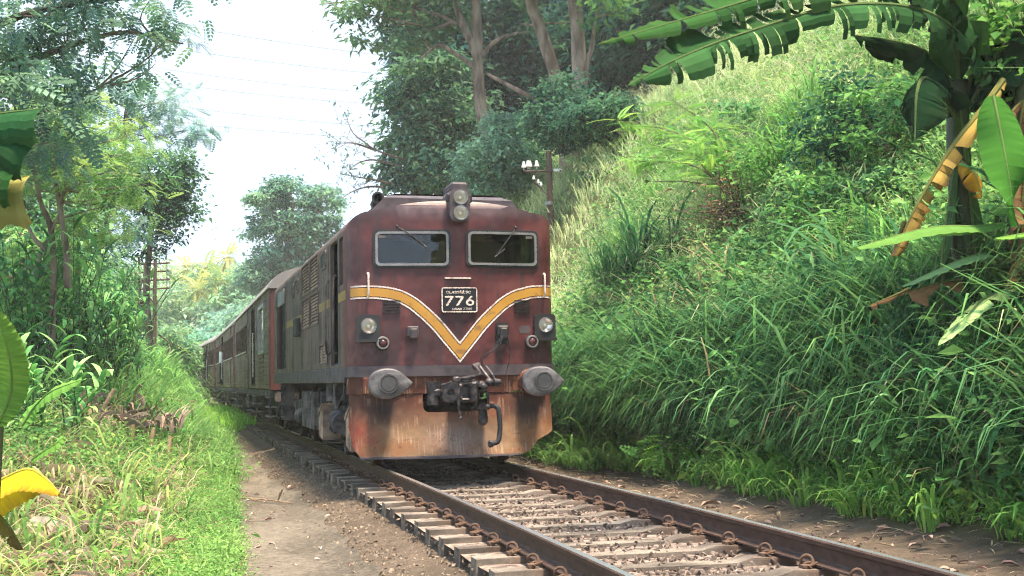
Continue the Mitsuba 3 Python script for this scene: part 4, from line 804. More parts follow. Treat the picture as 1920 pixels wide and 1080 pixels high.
# ---------------------------------------------------------------- hillside on the right
D_GREEN, M_GREEN, L_GREEN, Y_GREEN = (.028, .075, .03), (.07, .17, .035), (.17, .31, .05), (.36, .42, .10)
dense = lambda P: np.clip((nz(P, .45) - .22) * 3, .12, 1)
LG = sow(1900, 3.35, lambda y: np.interp(y, [-9, 0, 6], [5.1, 4.7, 4.3]), -9.5, 7, 11, 1.0, lambda P: np.clip((nz(P, .5) - .27) * 4, .15, 1))
G1 = [blades(LONG, LG, 1.12, .026, (.022, .075, .028), (.135, .265, .065), 12, .45, 23, .24, t=np.clip((nz(LG, .8, 12) - .3) * 2.2, 0, 1)),
      blades(LONG, sow(90, 3.4, 4.9, -8, 6, 20, 1, lambda P: np.clip((nz(P, .7, 13) - .45) * 8, 0, 1)), .8, .02, (.12, .085, .045), (.34, .27, .14), 27, .5, 22, .3),
      blades(LONG, sow(700, 3.3, 4.5, 5, 22, 13), 1.05, .027, (.02, .07, .03), (.14, .28, .075), 14, .45, 20, .25),
      blades(LONG, sow(420, 4.8, 8.0, -7, 12, 16, 1, lambda P: np.clip((nz(P, .4, 3) - .5) * 7, 0, 1)), .85, .024, (.03, .09, .03), (.13, .27, .05), 17, .4, 30, .25),
      blades(STRAP, sow(95, 3.5, 5.0, -9, 1, 28), 1.25, .040, (.03, .10, .035), (.15, .30, .10), 29, .6, 13, .2),
      blades(STRAP, sow(40, 3.4, 4.4, 1, 10, 30), 1.1, .036, (.03, .10, .035), (.14, .28, .08), 31, .6, 12, .2),
      blades(LONG, sow(260, 3.3, 5.4, -9, 8, 18), 1.0, .016, (.20, .15, .075), (.42, .35, .17), 19, .5, 9, .2)]
stuff('long_grass', cat_mesh(G1), 'leaf', 'long arching grass hanging over the foot of the slope', 'grass')
up_edge = lambda y: crest(y) + 3.0
def patch(P): return np.clip(.35 + (nz(P, .4, 5) - .35) * 2, .1, 1)
UP = sow(9500, lambda y: np.interp(y, [-9, 0, 6], [5.0, 4.4, 4.0]), up_edge, -7, 14, 21, 1.0, patch); UP2 = sow(5600, 4.0, up_edge, 13, 46, 22, 1.15, patch)
G2 = [blades(SHORT, UP, .38, .013, (.15, .25, .07), (.42, .46, .19), 23, .3, 9, .28, t=np.clip((nz(UP, .35, 6) - .3) * 2.2, 0, 1)),
      blades(SHORT, UP2, .46, .020, (.16, .26, .085), (.42, .46, .2), 24, .3, 9, .35, t=np.clip((nz(UP2, .3, 6) - .3) * 2.2, 0, 1)),
      blades(LONG, UP[::14], .6, .014, (.15, .27, .07), (.42, .46, .2), 25, .3, 7, .25), blades(LONG, UP2[::16], .6, .018, (.18, .3, .09), (.42, .46, .2), 26, .3, 6, .3)]
stuff('hill_grass', cat_mesh(G2), 'leaf', 'fine pale yellow green grass covering the upper slope', 'grass')
def heads(P, seed, n=9):   # seed heads: a haze of thin pale sprays
    g = np.random.default_rng(seed); q = np.repeat(P, n, 0); m = len(q); q = q + np.stack([g.normal(0, .3, m), g.normal(0, .3, m), g.uniform(.55, 1.05, m)], -1)
    az = g.uniform(0, 2 * PI, m); d = np.stack([np.cos(az), np.sin(az), g.uniform(.2, 1.5, m)], -1); s = g.uniform(.12, .28, m)
    return bake([RH], np.zeros(m, int), frames(d, g.normal(size=(m, 3))) * np.stack([s * .055, s, s * .05], -1)[:, None], q, jitter_col((.34, .36, .14), (.52, .50, .26), g.random(m), g))
pk = lambda P: np.clip((nz(P, .28, 7) - .42) * 5, 0, 1)
stuff('grass_seed_heads', cat_mesh([heads(sow(4200, 4.6, up_edge, -6, 16, 31, 1, pk), 32), heads(sow(3600, 4.2, up_edge, 14, 44, 33, 1, pk), 34)]), 'leaf', 'pale feathery seed heads standing above the slope grass', 'seed heads')
# small leafy weeds between the grasses
def weeds(P, seed, n=40, L=.09, W=.05, rad=.22, hgt=.4, ca=D_GREEN, cb=L_GREEN, temp=RH, t=None):
    g = np.random.default_rng(seed); q = np.repeat(P, n, 0); m = len(q); who = np.repeat(np.arange(len(P)), n); o = g.normal(size=(m, 3)) * [rad, rad, 0]; o[:, 2] = hgt * g.random(m) ** .7 * np.exp(g.normal(0, .3, len(P)))[who]
    az = g.uniform(0, 2 * PI, m); pt = g.normal(-.15, .4, m); d = np.stack([np.cos(az) * np.cos(pt), np.sin(az) * np.cos(pt), np.sin(pt)], -1); s = L * np.exp(g.normal(0, .3, m))
    tt = (g.random(len(P)) if t is None else t)[who]
    return bake([temp], np.zeros(m, int), frames(d, np.stack([g.normal(0, .4, m), g.normal(0, .4, m), np.ones(m)], -1)) * np.stack([s * W / L, s, s], -1)[:, None], q + o, jitter_col(ca, cb, np.clip(tt + g.normal(0, .15, m), 0, 1), g, .22))
W1 = sow(4200, 4.3, 10.0, -7.5, 17, 41, 1, lambda P: np.clip((nz(P, .33, 8) - .36) * 5, .08, 1))
W2 = sow(1500, 3.25, 5.4, -9, 12, 42, 1, lambda P: np.clip((nz(P, .6, 9) - .38) * 6, 0, 1))
stuff('slope_weeds', cat_mesh([weeds(W1, 43, 40, .085, .052, .3, .36, (.05, .13, .04), (.22, .36, .09)), weeds(W2, 44, 40, .13, .08, .28, .85, (.03, .09, .03), (.13, .26, .06))]), 'leaf', 'broad leaved weeds scattered through the slope grass', 'weeds')
# strip of bright tufts at the foot, beside the rail
E1 = sow(420, 2.85, 3.75, -11.5, 4, 51, 1, lambda P: np.clip((nz(P, .9, 2) - .3) * 4, .1, 1))
E2 = sow(240, 2.55, 3.6, 2, 16, 52)
stuff('trackside_grass', cat_mesh([blades(LONG, E1, .46, .026, (.075, .20, .035), (.28, .44, .08), 53, .35, 19, .14), blades(LONG, E2, .45, .024, (.06, .17, .035), (.22, .37, .08), 54, .3, 20, .2), blades(FLATB, sow(300, 2.3, 3.5, -11.5, 6, 55), .3, .012, (.30, .21, .12), (.50, .42, .24), 56, 0, 3, .3), weeds(sow(200, 2.9, 3.6, -10, 6, 57), 58, 30, .07, .04, .12, .18, (.07, .16, .03), (.25, .36, .06))]), 'leaf', 'bright green grass tufts along the foot of the slope beside the rail', 'grass')
def litter(P, seed, L=.09, W=.045, ca=(.16, .09, .05), cb=(.52, .38, .24)):
    g = np.random.default_rng(seed); m = len(P); az = g.uniform(0, 2 * PI, m); d = np.stack([np.cos(az), np.sin(az), g.normal(.08, .15, m)], -1); s = L * np.exp(g.normal(0, .4, m))
    return bake([LF], np.zeros(m, int), frames(d, np.stack([g.normal(0, .3, m), g.normal(0, .3, m), np.ones(m)], -1)) * np.stack([s * W / L, s, s * 1.6], -1)[:, None], P + A(0, 0, .05), jitter_col(ca, cb, g.random(m), g))
stuff('leaf_litter', cat_mesh([litter(sow(300, 1.7, 3.3, -11.5, 7, 61), 62, .08, .04, (.08, .05, .032), (.34, .24, .15)), litter(sow(110, -2.9, -1.5, -9, 14, 63), 64, .06, .025), litter(sow(60, -1.2, 1.2, -10, 0, 65) + A(0, 0, .05), 66, .05, .025)]), 'painted', 'dry fallen leaves on the bare soil and the path', 'leaf litter')

# shrubs, ferns and creepers on the slope: things of their own
def shrub(name, label, cat, at, r, ca, cb, seed, L=.14, W=.07, per=42, size=.28, dens=9, temp=RH, group=None, leafmat='leaf', **kw):
    k = thing(name, label, cat, group); r = A(*r) if np.ndim(r) else A(r, r, r * .8); at = np.asarray(at, float); c = at + A(0, 0, r[2] * .55)
    g = np.random.default_rng(seed + 500); bl = [(c, r)] + [(c + g.normal(0, .5, 3) * r, r * g.uniform(.4, .65)) for _ in range(4)]
    lf, C = foliage(bl, dens / max(1, r.prod()) ** .35, size, ca, cb, seed, L, W, temp, per, **kw)
    st = [tube(spline([at - A(0, 0, .35) + g.normal(0, .08, 3) * r, at * .5 + C[i] * .5 + g.normal(0, .1, 3), C[i]], 7), np.linspace(.02, .006, 7), 5, False) for i in g.permutation(len(C))[:14]]
    obj('stem', cat_mesh(st), 'bark', k, smooth=True); obj('foliage', lf, leafmat, k); return k
gS = 'shrubs and creepers on the hillside'
shrub('leafy_shrub', 'dark green creeper mound high on the slope below the banana arch', 'shrub', A(6.86, 1.98, 4.41), (.95, 1.0, .75), (.02, .065, .035), (.075, .17, .05), 101, .13, .085, 46, .25, 11, group=gS)
shrub('leafy_shrub', 'bright leafy creeper patch left of the dark mound on the slope', 'shrub', A(6.73, 3.78, 4.37), (1.0, 1.2, .6), (.06, .16, .04), (.18, .33, .06), 102, .12, .07, 46, .26, 10, group=gS)
shrub('leafy_shrub', 'mixed green creeper below the dark mound, near the yellow banana leaf', 'shrub', A(6.02, 0.68, 3.16), (.9, 1.0, .6), (.03, .10, .035), (.13, .27, .05), 103, .12, .07, 46, .26, 10, group=gS)
shrub('leafy_shrub', 'leafy creeper right of the dark mound behind the banana stem', 'shrub', A(6.85, 0.39, 4.23), (.8, .9, .7), (.03, .09, .03), (.12, .25, .05), 104, .12, .07, 46, .26, 10, group=gS)
shrub('leafy_shrub', 'pale bluish leafy bush high on the slope right of the feathery shrub', 'shrub', A(7.73, 7.89, 5.49), (.9, 1.1, .7), (.06, .15, .06), (.16, .30, .09), 105, .14, .07, 40, .28, 9, group=gS)
k = thing('dry_bush', 'tangle of dry brown twigs on the middle of the slope', 'dry bush'); b = A(6.34, 4.80, 3.80); g = np.random.default_rng(5)
obj('twig', cat_mesh([tube(spline([b + g.normal(0, .12, 3), b + g.normal(0, .35, 3) + A(-.2, 0, .3), b + g.normal(0, .5, 3) + A(-.35, 0, -.1)], 8), np.linspace(.012, .004, 8), 4, False) for _ in range(70)]), 'rusty_clip', k)
obj('dead_leaf', litter(b + g.normal(0, .38, (420, 3)) + A(-.15, 0, .1), 6, .13, .035, (.13, .075, .04), (.38, .26, .14)), 'painted', k, kind='stuff')
for i, (p, r, ca, cb, lab) in enumerate([(A(8.36, 12.29, 6.10), .75, (.06, .16, .045), (.2, .35, .08), 'bright leafy mound under the feathery shrub'), (A(6.24, -0.02, 3.47), .7, (.03, .09, .04), (.1, .22, .06), 'dark leafy mound close left of the yellow banana leaf'), (A(6.30, 2.02, 3.64), .8, (.05, .14, .045), (.17, .31, .08), 'light leafy mound in the middle of the creeper tangle'), (A(5.37, 4.15, 2.44), .7, (.04, .11, .04), (.14, .26, .07), 'leafy mound low on the slope under the dry twigs'), (A(4.94, 0.48, 1.83), .75, (.03, .09, .035), (.11, .23, .06), 'broad leafy mound left of the hanging brown leaves'), (A(5.00, -0.99, 1.91), .7, (.022, .07, .035), (.08, .18, .055), 'dark leafy mound under the hanging brown leaves'), (A(9.04, 21.70, 7.29), .8, (.07, .17, .06), (.22, .36, .11), 'pale leafy mound right of the pole on the slope')]): shrub('leafy_shrub', lab, 'shrub', p, (r, r * 1.15, r * .6), ca, cb, 170 + i, .12, .07, 46, .24, 11, group=gS)
shrub('leafy_shrub', 'dark leaved bush beside the dry brown tangle', 'shrub', A(5.78, 2.30, 3.08), (.5, .6, .6), (.018, .055, .03), (.06, .14, .045), 106, .11, .06, 46, .22, 14, group=gS)
# feathery shrub: arching stems carrying pinnate leaves
def feathery(name, label, base, tips, seed, L=.5, ca=(.07, .18, .035), cb=(.24, .40, .07), n=18, cat='shrub', r=.028, group=None, temp=PIN, spreadz=.25):
    k = thing(name, label, cat, group); g = np.random.default_rng(seed); st, P, D = [], [], []
    for tip in tips:
        tip = np.asarray(tip); h = np.linalg.norm(tip - base); Q = spline([base - A(0, 0, .3), base * .62 + tip * .38 + A(0, 0, .16 * h), tip], 22); st.append(tube(Q, np.linspace(r, r * .2, 22), 6, False))
        for t in np.linspace(.3, 1, n): i = min(21, int(t * 21.99)); tg = Q[min(i + 1, 21)] - Q[max(i - 1, 0)]; P.append(Q[i]); D.append(tg / np.linalg.norm(tg))
    P, D = np.repeat(np.array(P), 3, 0), np.repeat(np.array(D), 3, 0); m = len(P); az = g.uniform(0, 2 * PI, m); d = np.stack([np.cos(az), np.sin(az), g.normal(-.05, spreadz, m)], -1) + .5 * D; s = L * np.exp(g.normal(0, .2, m))
    lf = bake([temp], np.zeros(m, int), frames(d, np.stack([g.normal(0, .2, m), g.normal(0, .2, m), np.ones(m)], -1)) * s[:, None, None], P, jitter_col(ca, cb, g.random(m), g))
    obj('stem', cat_mesh(st), 'bark', k, smooth=True); obj('foliage', lf, 'leaf', k); return k
feathery('feathery_shrub', 'tall feathery shrub with arching stems leaning over the slope', A(6.58, 5.43, 4.17), [A(6.11, 7.66, 6.59), A(5.03, 7.96, 6.23), A(5.30, 6.90, 5.57), A(6.48, 7.10, 5.85), A(4.74, 6.55, 5.19)], 111, .55)
k = thing('arching_shoot', 'bare arching stem reaching left from the feathery shrub', 'plant shoot'); obj('stem', tube(spline([A(6.56, 5.72, 4.49), A(5.75, 5.92, 4.70), A(4.94, 6.12, 4.73)], 14), np.linspace(.025, .006, 14), 6), 'bark', k, smooth=True); obj('leaf', bake([LF], np.zeros(5, int), frames(A((-1, 0, -.3), (-.6, .3, -.5), (-.8, -.4, -.2), (-.5, .5, .1), (-1, .1, .3)), np.tile(A(0, 0, 1), (5, 1))) * .12, np.tile(A(4.97, 6.11, 4.73), (5, 1)), np.tile(A(.1, .2, .04), (5, 1))), 'leaf', k)
def grass_clump(label, at, n, L, W, ca, cb, seed, rad=.3, lean=.3):
    k = thing('grass_clump', label, 'grass clump', 'dark grass clumps on the hillside'); return obj('blade', blades(LONG, np.asarray(at)[None] + np.random.default_rng(seed).normal(0, rad, (n // 20, 3)) * [1, 1, .6], L, W, ca, cb, seed, lean, 20, .25), 'leaf', k, kind='stuff')
grass_clump('dark green grass clump low on the slope right of the locomotive', A(5.79, 8.71, 3.05), 560, 1.0, .035, (.02, .07, .03), (.09, .20, .05), 121, .5, .6)
grass_clump('bright broad bladed clump among pale grass near the hilltop', A(8.11, 5.28, 5.91), 200, .9, .03, (.08, .2, .05), (.2, .34, .08), 122, .3)
# herbs at the foot of the slope, beside the rail
gH = 'low leafy herbs at the foot of the slope'
for i, (p, lab, r) in enumerate([(A(3.11, 2.37, -0.14), 'small ferny herb nearest the locomotive at the slope foot', .42), (A(3.41, 1.56, 0.01), 'bright ferny herb second from the locomotive', .45), (A(3.19, -0.13, -0.11), 'low ferny herb left of the yellowing stem', .38), (A(3.34, 5.41, -0.04), 'dark leafy herb in the shade beside the plough', .4)]):
    shrub('herb', lab, 'herb', p, (r, r, r * .9), (.05, .14, .03), (.18, .34, .05), 130 + i, .22, .2, 11, .16, 38, PIN5, group=gH)
k = thing('yellowing_stem', 'short broken stem with a pale yellow sheath at the slope foot', 'plant stem'); b = A(3.24, -0.56, -0.08)
obj('stem', tube(spline([b - A(0, 0, .1), b + A(-.02, 0, .35), b + A(-.03, -.02, .55)], 8), np.linspace(.025, .018, 8), 8), 'dusty_plate', k, smooth=True)
def sheet(P, hw, ca, cb, droop=(0., 0.), tears=0, seed=0, nl=26, na=4, rib=.012, jag=.08, prof=None, tip=.0, sides=(1, 1), fold=.35, upv=(0, 0, 1), ribcol=None, far=1., edge=None, vary=.12, swing=11, skip=0., stripe=.035):
    """a banana-like leaf along the midrib P: two half blades, drooping by degrees at base and tip, torn crosswise into strips"""
    g = np.random.default_rng(seed); Q = spline(P, nl * 2 + 1); t = np.linspace(0, 1, len(Q)); T = np.gradient(Q, axis=0); T /= np.linalg.norm(T, axis=1, keepdims=True)
    S = np.cross(T, A(*upv)); S /= np.linalg.norm(S, axis=1, keepdims=True) + 1e-9; N = np.cross(S, T); w = hw * (prof(t) if prof else np.clip(np.sin(PI * np.clip(.04 + .93 * t, 0, 1)) ** .55, .02, 1))
    parts = []; ca, cb = A(*ca), A(*cb)
    for s, on in zip((-1, 1), sides):
        if not on: continue
        cut = np.unique(np.concatenate([[0, len(Q) - 1], np.sort(g.choice(np.arange(2, len(Q) - 2), tears, replace=False)) if tears else []]).astype(int))
        for a, b in zip(cut[:-1], cut[1:]):
            if tears and g.random() < skip: continue
            i = np.arange(a, b + 1); dj = g.normal(0, swing) if tears else 0; le = 1 - (g.random() * jag * 2 if tears else 0); q = np.linspace(0, 1, na + 1); sk = g.normal(0, .10) if tears else 0
            tt = t[i][:, None]; ph = np.radians((droop[0] + (droop[1] - droop[0]) * tt) * (far if s > 0 else 1.) + dj) * (fold + (1 - fold) * 2 * q[None]) / 1.0
            dq = np.gradient(q); ww = (w[i] * le)[:, None]; st = 1.0 / na
            cx_ = np.concatenate([np.zeros((len(i), 1)), np.cumsum(np.cos((ph[:, 1:] + ph[:, :-1]) / 2) * st, 1)], 1) * ww; cz_ = -np.concatenate([np.zeros((len(i), 1)), np.cumsum(np.sin((ph[:, 1:] + ph[:, :-1]) / 2) * st, 1)], 1) * ww
            pin = (i - (a + b) / 2.) / max(1, (b - a)) * (.0 if not tears else -.22) * (b - a) / len(Q)
            LL = np.linalg.norm(Q[-1] - Q[0]); ripple = .005 * np.sin(i[:, None] * 2.2 + s) * q[None]
            V = Q[i][:, None] + s * S[i][:, None] * cx_[..., None] + N[i][:, None] * (cz_ + ripple)[..., None] + T[i][:, None] * (q[None, :, None] * (pin[:, None, None] * LL + sk * ww[..., None] + .10 * ww[..., None]))
            n0, n1 = V.shape[:2]; ii, jj = np.meshgrid(np.arange(n0 - 1), np.arange(n1 - 1), indexing='ij'); k0 = ii * n1 + jj; F = np.stack([k0, k0 + n1, k0 + n1 + 1, k0 + 1], -1).reshape(-1, 4)
            m = np.clip(t[i][:, None] * .7 + .3 * g.random() + tip * t[i][:, None] ** 3, 0, 1) * np.ones((1, n1)); C = (ca + (cb - ca) * m[..., None]) * (1 + stripe * np.sin(i[:, None, None] * 2.9) + stripe * np.sin(i[:, None, None] * 7.3 + q[None, :, None] * 3))
            C = C * math.exp(g.normal(0, vary))
            if edge: e = np.clip((q[None] ** 2.2 + (meshkit.fbm(V * 14, 3, seed) - .5) * 1.5) * edge[1] * (.35 + t[i][:, None]), 0, 1)[..., None]; C = C * (1 - e) + A(*edge[0]) * e
            parts.append((V.reshape(-1, 3), F, C.reshape(-1, 3)))
    v, f = tube(Q, np.linspace(rib * 1.5, rib * .3, len(Q)), 6); parts.append((v, f, np.tile(A(*(ribcol if ribcol else ca * .5 + A(.12, .16, .06))), (len(v), 1)))); return cat_mesh(parts)
obj('sheath', sheet([b + A(-.02, -.03, .72), b + A(-.03, -.03, .5), b + A(-.02, -.03, .25)], .075, (.42, .45, .12), (.5, .42, .12), (30, 20), 0, 3, 8, 3, .006), 'leaf', k, label='pale yellow sheath')
# ---------------------------------------------------------------- banana plants
def leaf_part(parent, mesh, label=None, mat='glossy_leaf'): return obj('leaf', mesh, mat, parent, label=label)
ban = thing('banana_plant', 'big banana plant at the right with long torn leaves arching over the slope', 'banana plant')
bb, bt = A(3.90, -5.36, 1.12), A(3.87, -5.55, 3.97)
obj('stem', tube(wob([bb - A(0, 0, 1.2), bb, bb * .5 + bt * .5 + A(.03, 0, 0), bt], 16, 1, 3), np.linspace(.19, .10, 16), 16), 'banana_stem', ban, smooth=True)
obj('sheath', sheet([A(3.99, -5.54, 1.84), A(3.92, -5.63, 2.66), A(3.81, -5.67, 3.68)], .14, (.05, .10, .035), (.10, .2, .05), (35, 35), 0, 2, 12, 4, .02), 'glossy_leaf', ban)
obj('sheath', sheet([A(3.66, -5.47, 1.43), A(3.65, -5.53, 2.25), A(3.79, -5.58, 3.18)], .12, (.07, .13, .05), (.05, .1, .04), (40, 30), 0, 5, 12, 4, .02), 'glossy_leaf', ban)
GB, GD = (.055, .145, .03), (.10, .24, .04)
L = [([A(4.30, -5.63, 3.58), A(3.95, -5.80, 4.33), A(3.27, -5.97, 4.79), A(2.07, -6.17, 4.64), A(0.93, -6.28, 4.28), A(-0.08, -6.41, 3.93)], .36, (.018, .062, .025), (.05, .145, .04), (66, 80), 44, 'upper long torn leaf arching to the left'),
     ([A(4.32, -5.64, 3.55), A(3.95, -5.79, 4.13), A(3.26, -6.05, 4.47), A(2.30, -6.22, 4.44), A(1.29, -6.36, 4.11), A(0.60, -6.47, 3.82), A(0.13, -6.54, 3.56)], .36, (.016, .055, .025), (.05, .14, .045), (66, 80), 46, 'lower long torn leaf arching to the left'),
     ([A(3.89, -5.54, 3.76), A(3.59, -5.60, 4.16), A(3.23, -5.62, 4.29), A(2.74, -5.60, 4.35)], .27, (.012, .05, .024), (.025, .08, .032), (66, 76), 4, 'short blunt dark leaf below the arch'),
     ([A(3.92, -5.54, 3.66), A(4.10, -5.53, 4.36), A(3.96, -5.42, 4.75), A(3.55, -5.23, 4.95)], .46, (.012, .042, .02), (.022, .07, .028), (50, 70), 9, None),  # deep shade is painted into the near-black greens of these crown leaves
     ([A(3.97, -5.55, 3.66), A(4.28, -5.89, 4.38), A(4.45, -6.15, 4.48), A(4.75, -6.40, 3.97)], .46, (.012, .042, .02), (.025, .075, .028), (45, 70), 10, None),
     ([A(3.95, -5.45, 3.73), A(4.38, -5.29, 4.27), A(4.66, -5.14, 4.10), A(4.77, -5.02, 3.52)], .44, (.010, .036, .02), (.02, .06, .026), (50, 60), 8, None),
     ([A(3.81, -5.61, 3.59), A(3.32, -5.92, 3.87), A(3.06, -6.15, 3.71), A(2.98, -6.21, 3.25)], .36, (.010, .036, .02), (.02, .06, .026), (40, 55), 6, None),
     ([A(3.89, -5.55, 3.82), A(3.62, -5.95, 4.74), A(3.63, -6.39, 4.96), A(3.94, -6.86, 4.69)], .33, (.04, .12, .03), (.07, .18, .04), (50, 70), 10, None),
     ([A(4.06, -6.01, 3.88), A(3.81, -6.03, 3.59), A(3.50, -6.03, 3.25), A(3.24, -5.99, 2.87), A(3.04, -5.96, 2.53), A(2.91, -5.91, 2.21)], .17, (.72, .55, .16), (.52, .27, .06), (50, 78), 17, 'hanging yellow dying leaf with brown edges'),
     ([A(3.85, -6.15, 3.69), A(3.78, -6.32, 3.40), A(3.67, -6.57, 2.97), A(3.69, -6.64, 2.41)], .21, (.05, .17, .03), (.07, .22, .035), (14, 14), 0, 'broad bright green leaf hanging beside the stem'),
     ([A(3.82, -6.26, 2.48), A(3.52, -6.29, 2.45), A(2.93, -6.45, 2.41), A(2.12, -6.64, 2.21)], .17, (.11, .25, .06), (.16, .33, .08), (22, 30), 0, 'pale green leaf reaching left at mid stem'),
     ([A(3.98, -6.07, 2.08), A(3.67, -6.20, 2.20), A(3.28, -6.30, 2.12), A(2.71, -6.35, 1.90)], .13, (.2, .34, .16), (.26, .42, .2), (14, 20), 0, None),
     ([A(4.08, -6.29, 1.94), A(3.77, -6.41, 1.88), A(3.29, -6.59, 1.69), A(2.80, -6.75, 1.36)], .13, (.22, .36, .15), (.32, .45, .2), (18, 22), 2, 'pale young leaf hanging lowest towards the rail'),
     ([A(3.94, -6.70, 2.38), A(3.72, -6.74, 2.34), A(3.33, -6.85, 2.28)], .10, (.14, .3, .06), (.2, .4, .08), (20, 25), 0, None),
     ([A(4.23, -6.13, 2.10), A(3.97, -6.17, 2.14), A(3.67, -6.20, 2.10)], .11, (.12, .2, .11), (.16, .26, .13), (24, 30), 4, None),
     ([A(3.84, -5.59, 3.18), A(3.81, -5.88, 2.98), A(3.80, -5.97, 2.76)], .16, (.58, .36, .04), (.50, .25, .03), (45, 60), 3, 'small yellow remnant leaf against the stem')]
pr_long = lambda t: np.clip(.1 + .9 * sst(.03, .12, t), 0, 1) * np.clip(1.02 - .95 * np.clip((t - .78) / .22, 0, 1) ** 1.6, .05, 1) * (1.25 - .45 * t)
for i, (P, hw, ca, cb, dp, tr, lab) in enumerate(L):
    leaf_part(ban, sheet(P, hw, ca, cb, dp, tr, 200 + i, 48 if i < 2 else 18, 4, .022 if i < 9 else .012, .10 if i > 1 else .3, pr_long if i < 2 or (tr and i < 8) else None, ribcol=(.30, .30, .10) if i in (8, 15) else None, far=-.42 if i < 2 else 1., skip=.18 if i == 8 else 0, edge=((.16, .07, .03), .75) if i in (8, 15) else ((.12, .09, .04), .12) if tr else None, vary=.2 if tr else .05, swing=10 if i < 9 else 11), lab)
BR, BR2 = (.17, .085, .045), (.36, .20, .12)
DL = [([A(4.13, -6.21, 3.63), A(4.06, -6.16, 3.09), A(4.09, -6.11, 2.25)], .13), ([A(4.14, -6.30, 3.32), A(3.97, -6.30, 2.47), A(3.93, -6.22, 1.40)], .14), ([A(4.19, -5.64, 2.66), A(4.15, -5.60, 2.25), A(4.17, -5.57, 1.68)], .15), ([A(2.88, -6.19, 1.89), A(2.77, -6.16, 1.84), A(2.49, -6.18, 1.74)], .10),
      ([A(3.44, -6.13, 1.97), A(3.11, -6.25, 1.93), A(2.80, -6.27, 1.85)], .24), ([A(3.05, -5.86, 2.54), A(2.96, -5.88, 2.36), A(2.88, -5.90, 2.21)], .10), ([A(3.97, -6.38, 2.22), A(3.80, -6.33, 1.98), A(3.85, -6.31, 1.60)], .12)]
for i, (P, hw) in enumerate(DL): leaf_part(ban, sheet(P, hw, BR, BR2, (60, 85), 3 if i in (3, 4) else 5, 230 + i, 14, 3, .012, .3, (lambda t: .75 + .25 * np.sin(t * 11)) if i in (3, 4) else None, sides=(1, 0) if i in (3, 4) else (1, 1)), 'dead brown leaf hanging from the banana plant', 'leaf')
b2 = thing('banana_plant', 'old banana stem with hanging brown leaves at the right edge', 'banana plant')
obj('stem', tube([A(4.30, -5.65, 0.80), A(4.30, -5.74, 2.13), A(4.28, -6.06, 3.87)], [.13, .11, .09], 12), 'banana_stem', b2, smooth=True)
for i, P in enumerate([[A(4.28, -6.05, 3.72), A(3.92, -6.25, 3.42), A(3.88, -6.30, 2.82)], [A(4.30, -6.01, 3.12), A(3.91, -6.30, 2.67), A(3.90, -6.25, 1.99)], [A(4.30, -5.96, 2.37), A(4.14, -6.20, 1.99), A(4.04, -6.14, 1.41)]]): leaf_part(b2, sheet(P, .12, BR, BR2, (55, 80), 6, 250 + i, 14, 3, .012, .3), 'dead brown leaf', 'leaf')
k = shrub('climbing_vine', 'leafy vine covering the old stem in the upper right corner', 'vine', A(4.39, -5.77, 3.74), (.28, .4, .75), (.05, .14, .03), (.17, .32, .05), 260, .11, .08, 30, .2, 60)
# young banana plant close by on the left
yb = thing('banana_plant', 'young banana plant close by at the left edge with one bright upright leaf', 'banana plant'); base = A(-4.39, -10.23, 0.27)
base[2] = -.45
obj('stem', tube([base, base + A(0, 0, .55), A(-4.33, -10.29, 0.96)], [.06, .05, .03], 10), 'banana_stem', yb, smooth=True)
leaf_part(yb, sheet([A(-4.33, -10.29, 0.96), A(-4.27, -10.31, 1.12), A(-4.27, -10.38, 1.28), A(-4.32, -10.43, 1.48)], .085, (.20, .42, .07), (.26, .5, .09), (6, 4), 0, 271, 26, 4, .006, upv=(-.3, -1, .2), stripe=.07), 'bright upright leaf')
leaf_part(yb, sheet([A(-4.33, -9.25, 0.93), A(-4.27, -9.27, 1.02), A(-4.17, -9.41, 1.11), A(-4.01, -9.56, 1.17)], .062, (.12, .30, .06), (.18, .38, .08), (10, 20), 0, 272, 14, 4, .007, upv=(-.2, -.7, .7)))
leaf_part(yb, sheet([A(-4.38, -8.19, 0.69), A(-4.31, -8.31, 0.74), A(-4.23, -8.44, 0.79), A(-4.17, -8.46, 0.84)], .05, (.13, .32, .06), (.2, .4, .08), (10, 20), 0, 273, 12, 4, .006, upv=(-.2, -.7, .7)))
yl = thing('fallen_leaf', 'large bright yellow banana leaf folded over in the left foreground', 'leaf')
obj('blade', sheet([A(-4.78, -7.97, 0.47), A(-4.59, -8.13, 0.56), A(-4.40, -8.28, 0.64), A(-4.28, -8.41, 0.59), A(-4.19, -8.54, 0.51)],   .25, (.74, .66, .03), (.68, .52, .03), (58, 66), 0, 274, 22, 5, .010, .05, lambda t: np.clip(1.02 - t, 0.03, 1) ** .62 * (1 - .08 * np.sin(t * 9)), ribcol=(.55, .5, .1), sides=(1, 1), far=.75, edge=((.36, .20, .03), .8), stripe=.07, fold=.92), 'glossy_leaf', yl)
obj('hanging_end', sheet([A(-4.63, -8.00, 0.38), A(-4.52, -8.13, 0.29), A(-4.43, -8.14, 0.14)], .09, (.22, .22, .05), (.2, .12, .06), (50, 70), 2, 275, 12, 4, .01, .1), 'leaf', yl, label='withered olive brown end')
ob = thing('banana_plant', 'dark torn banana leaves hanging into the upper left edge', 'banana plant')
obj('stem', tube([A(-4.61, -11.02, 0.56) * A(1, 1, 0) + A(0, 0, -.45), A(-4.53, -11.11, 1.63), A(-4.41, -11.19, 2.32)], [.12, .10, .07], 12), 'banana_stem', ob, smooth=True)
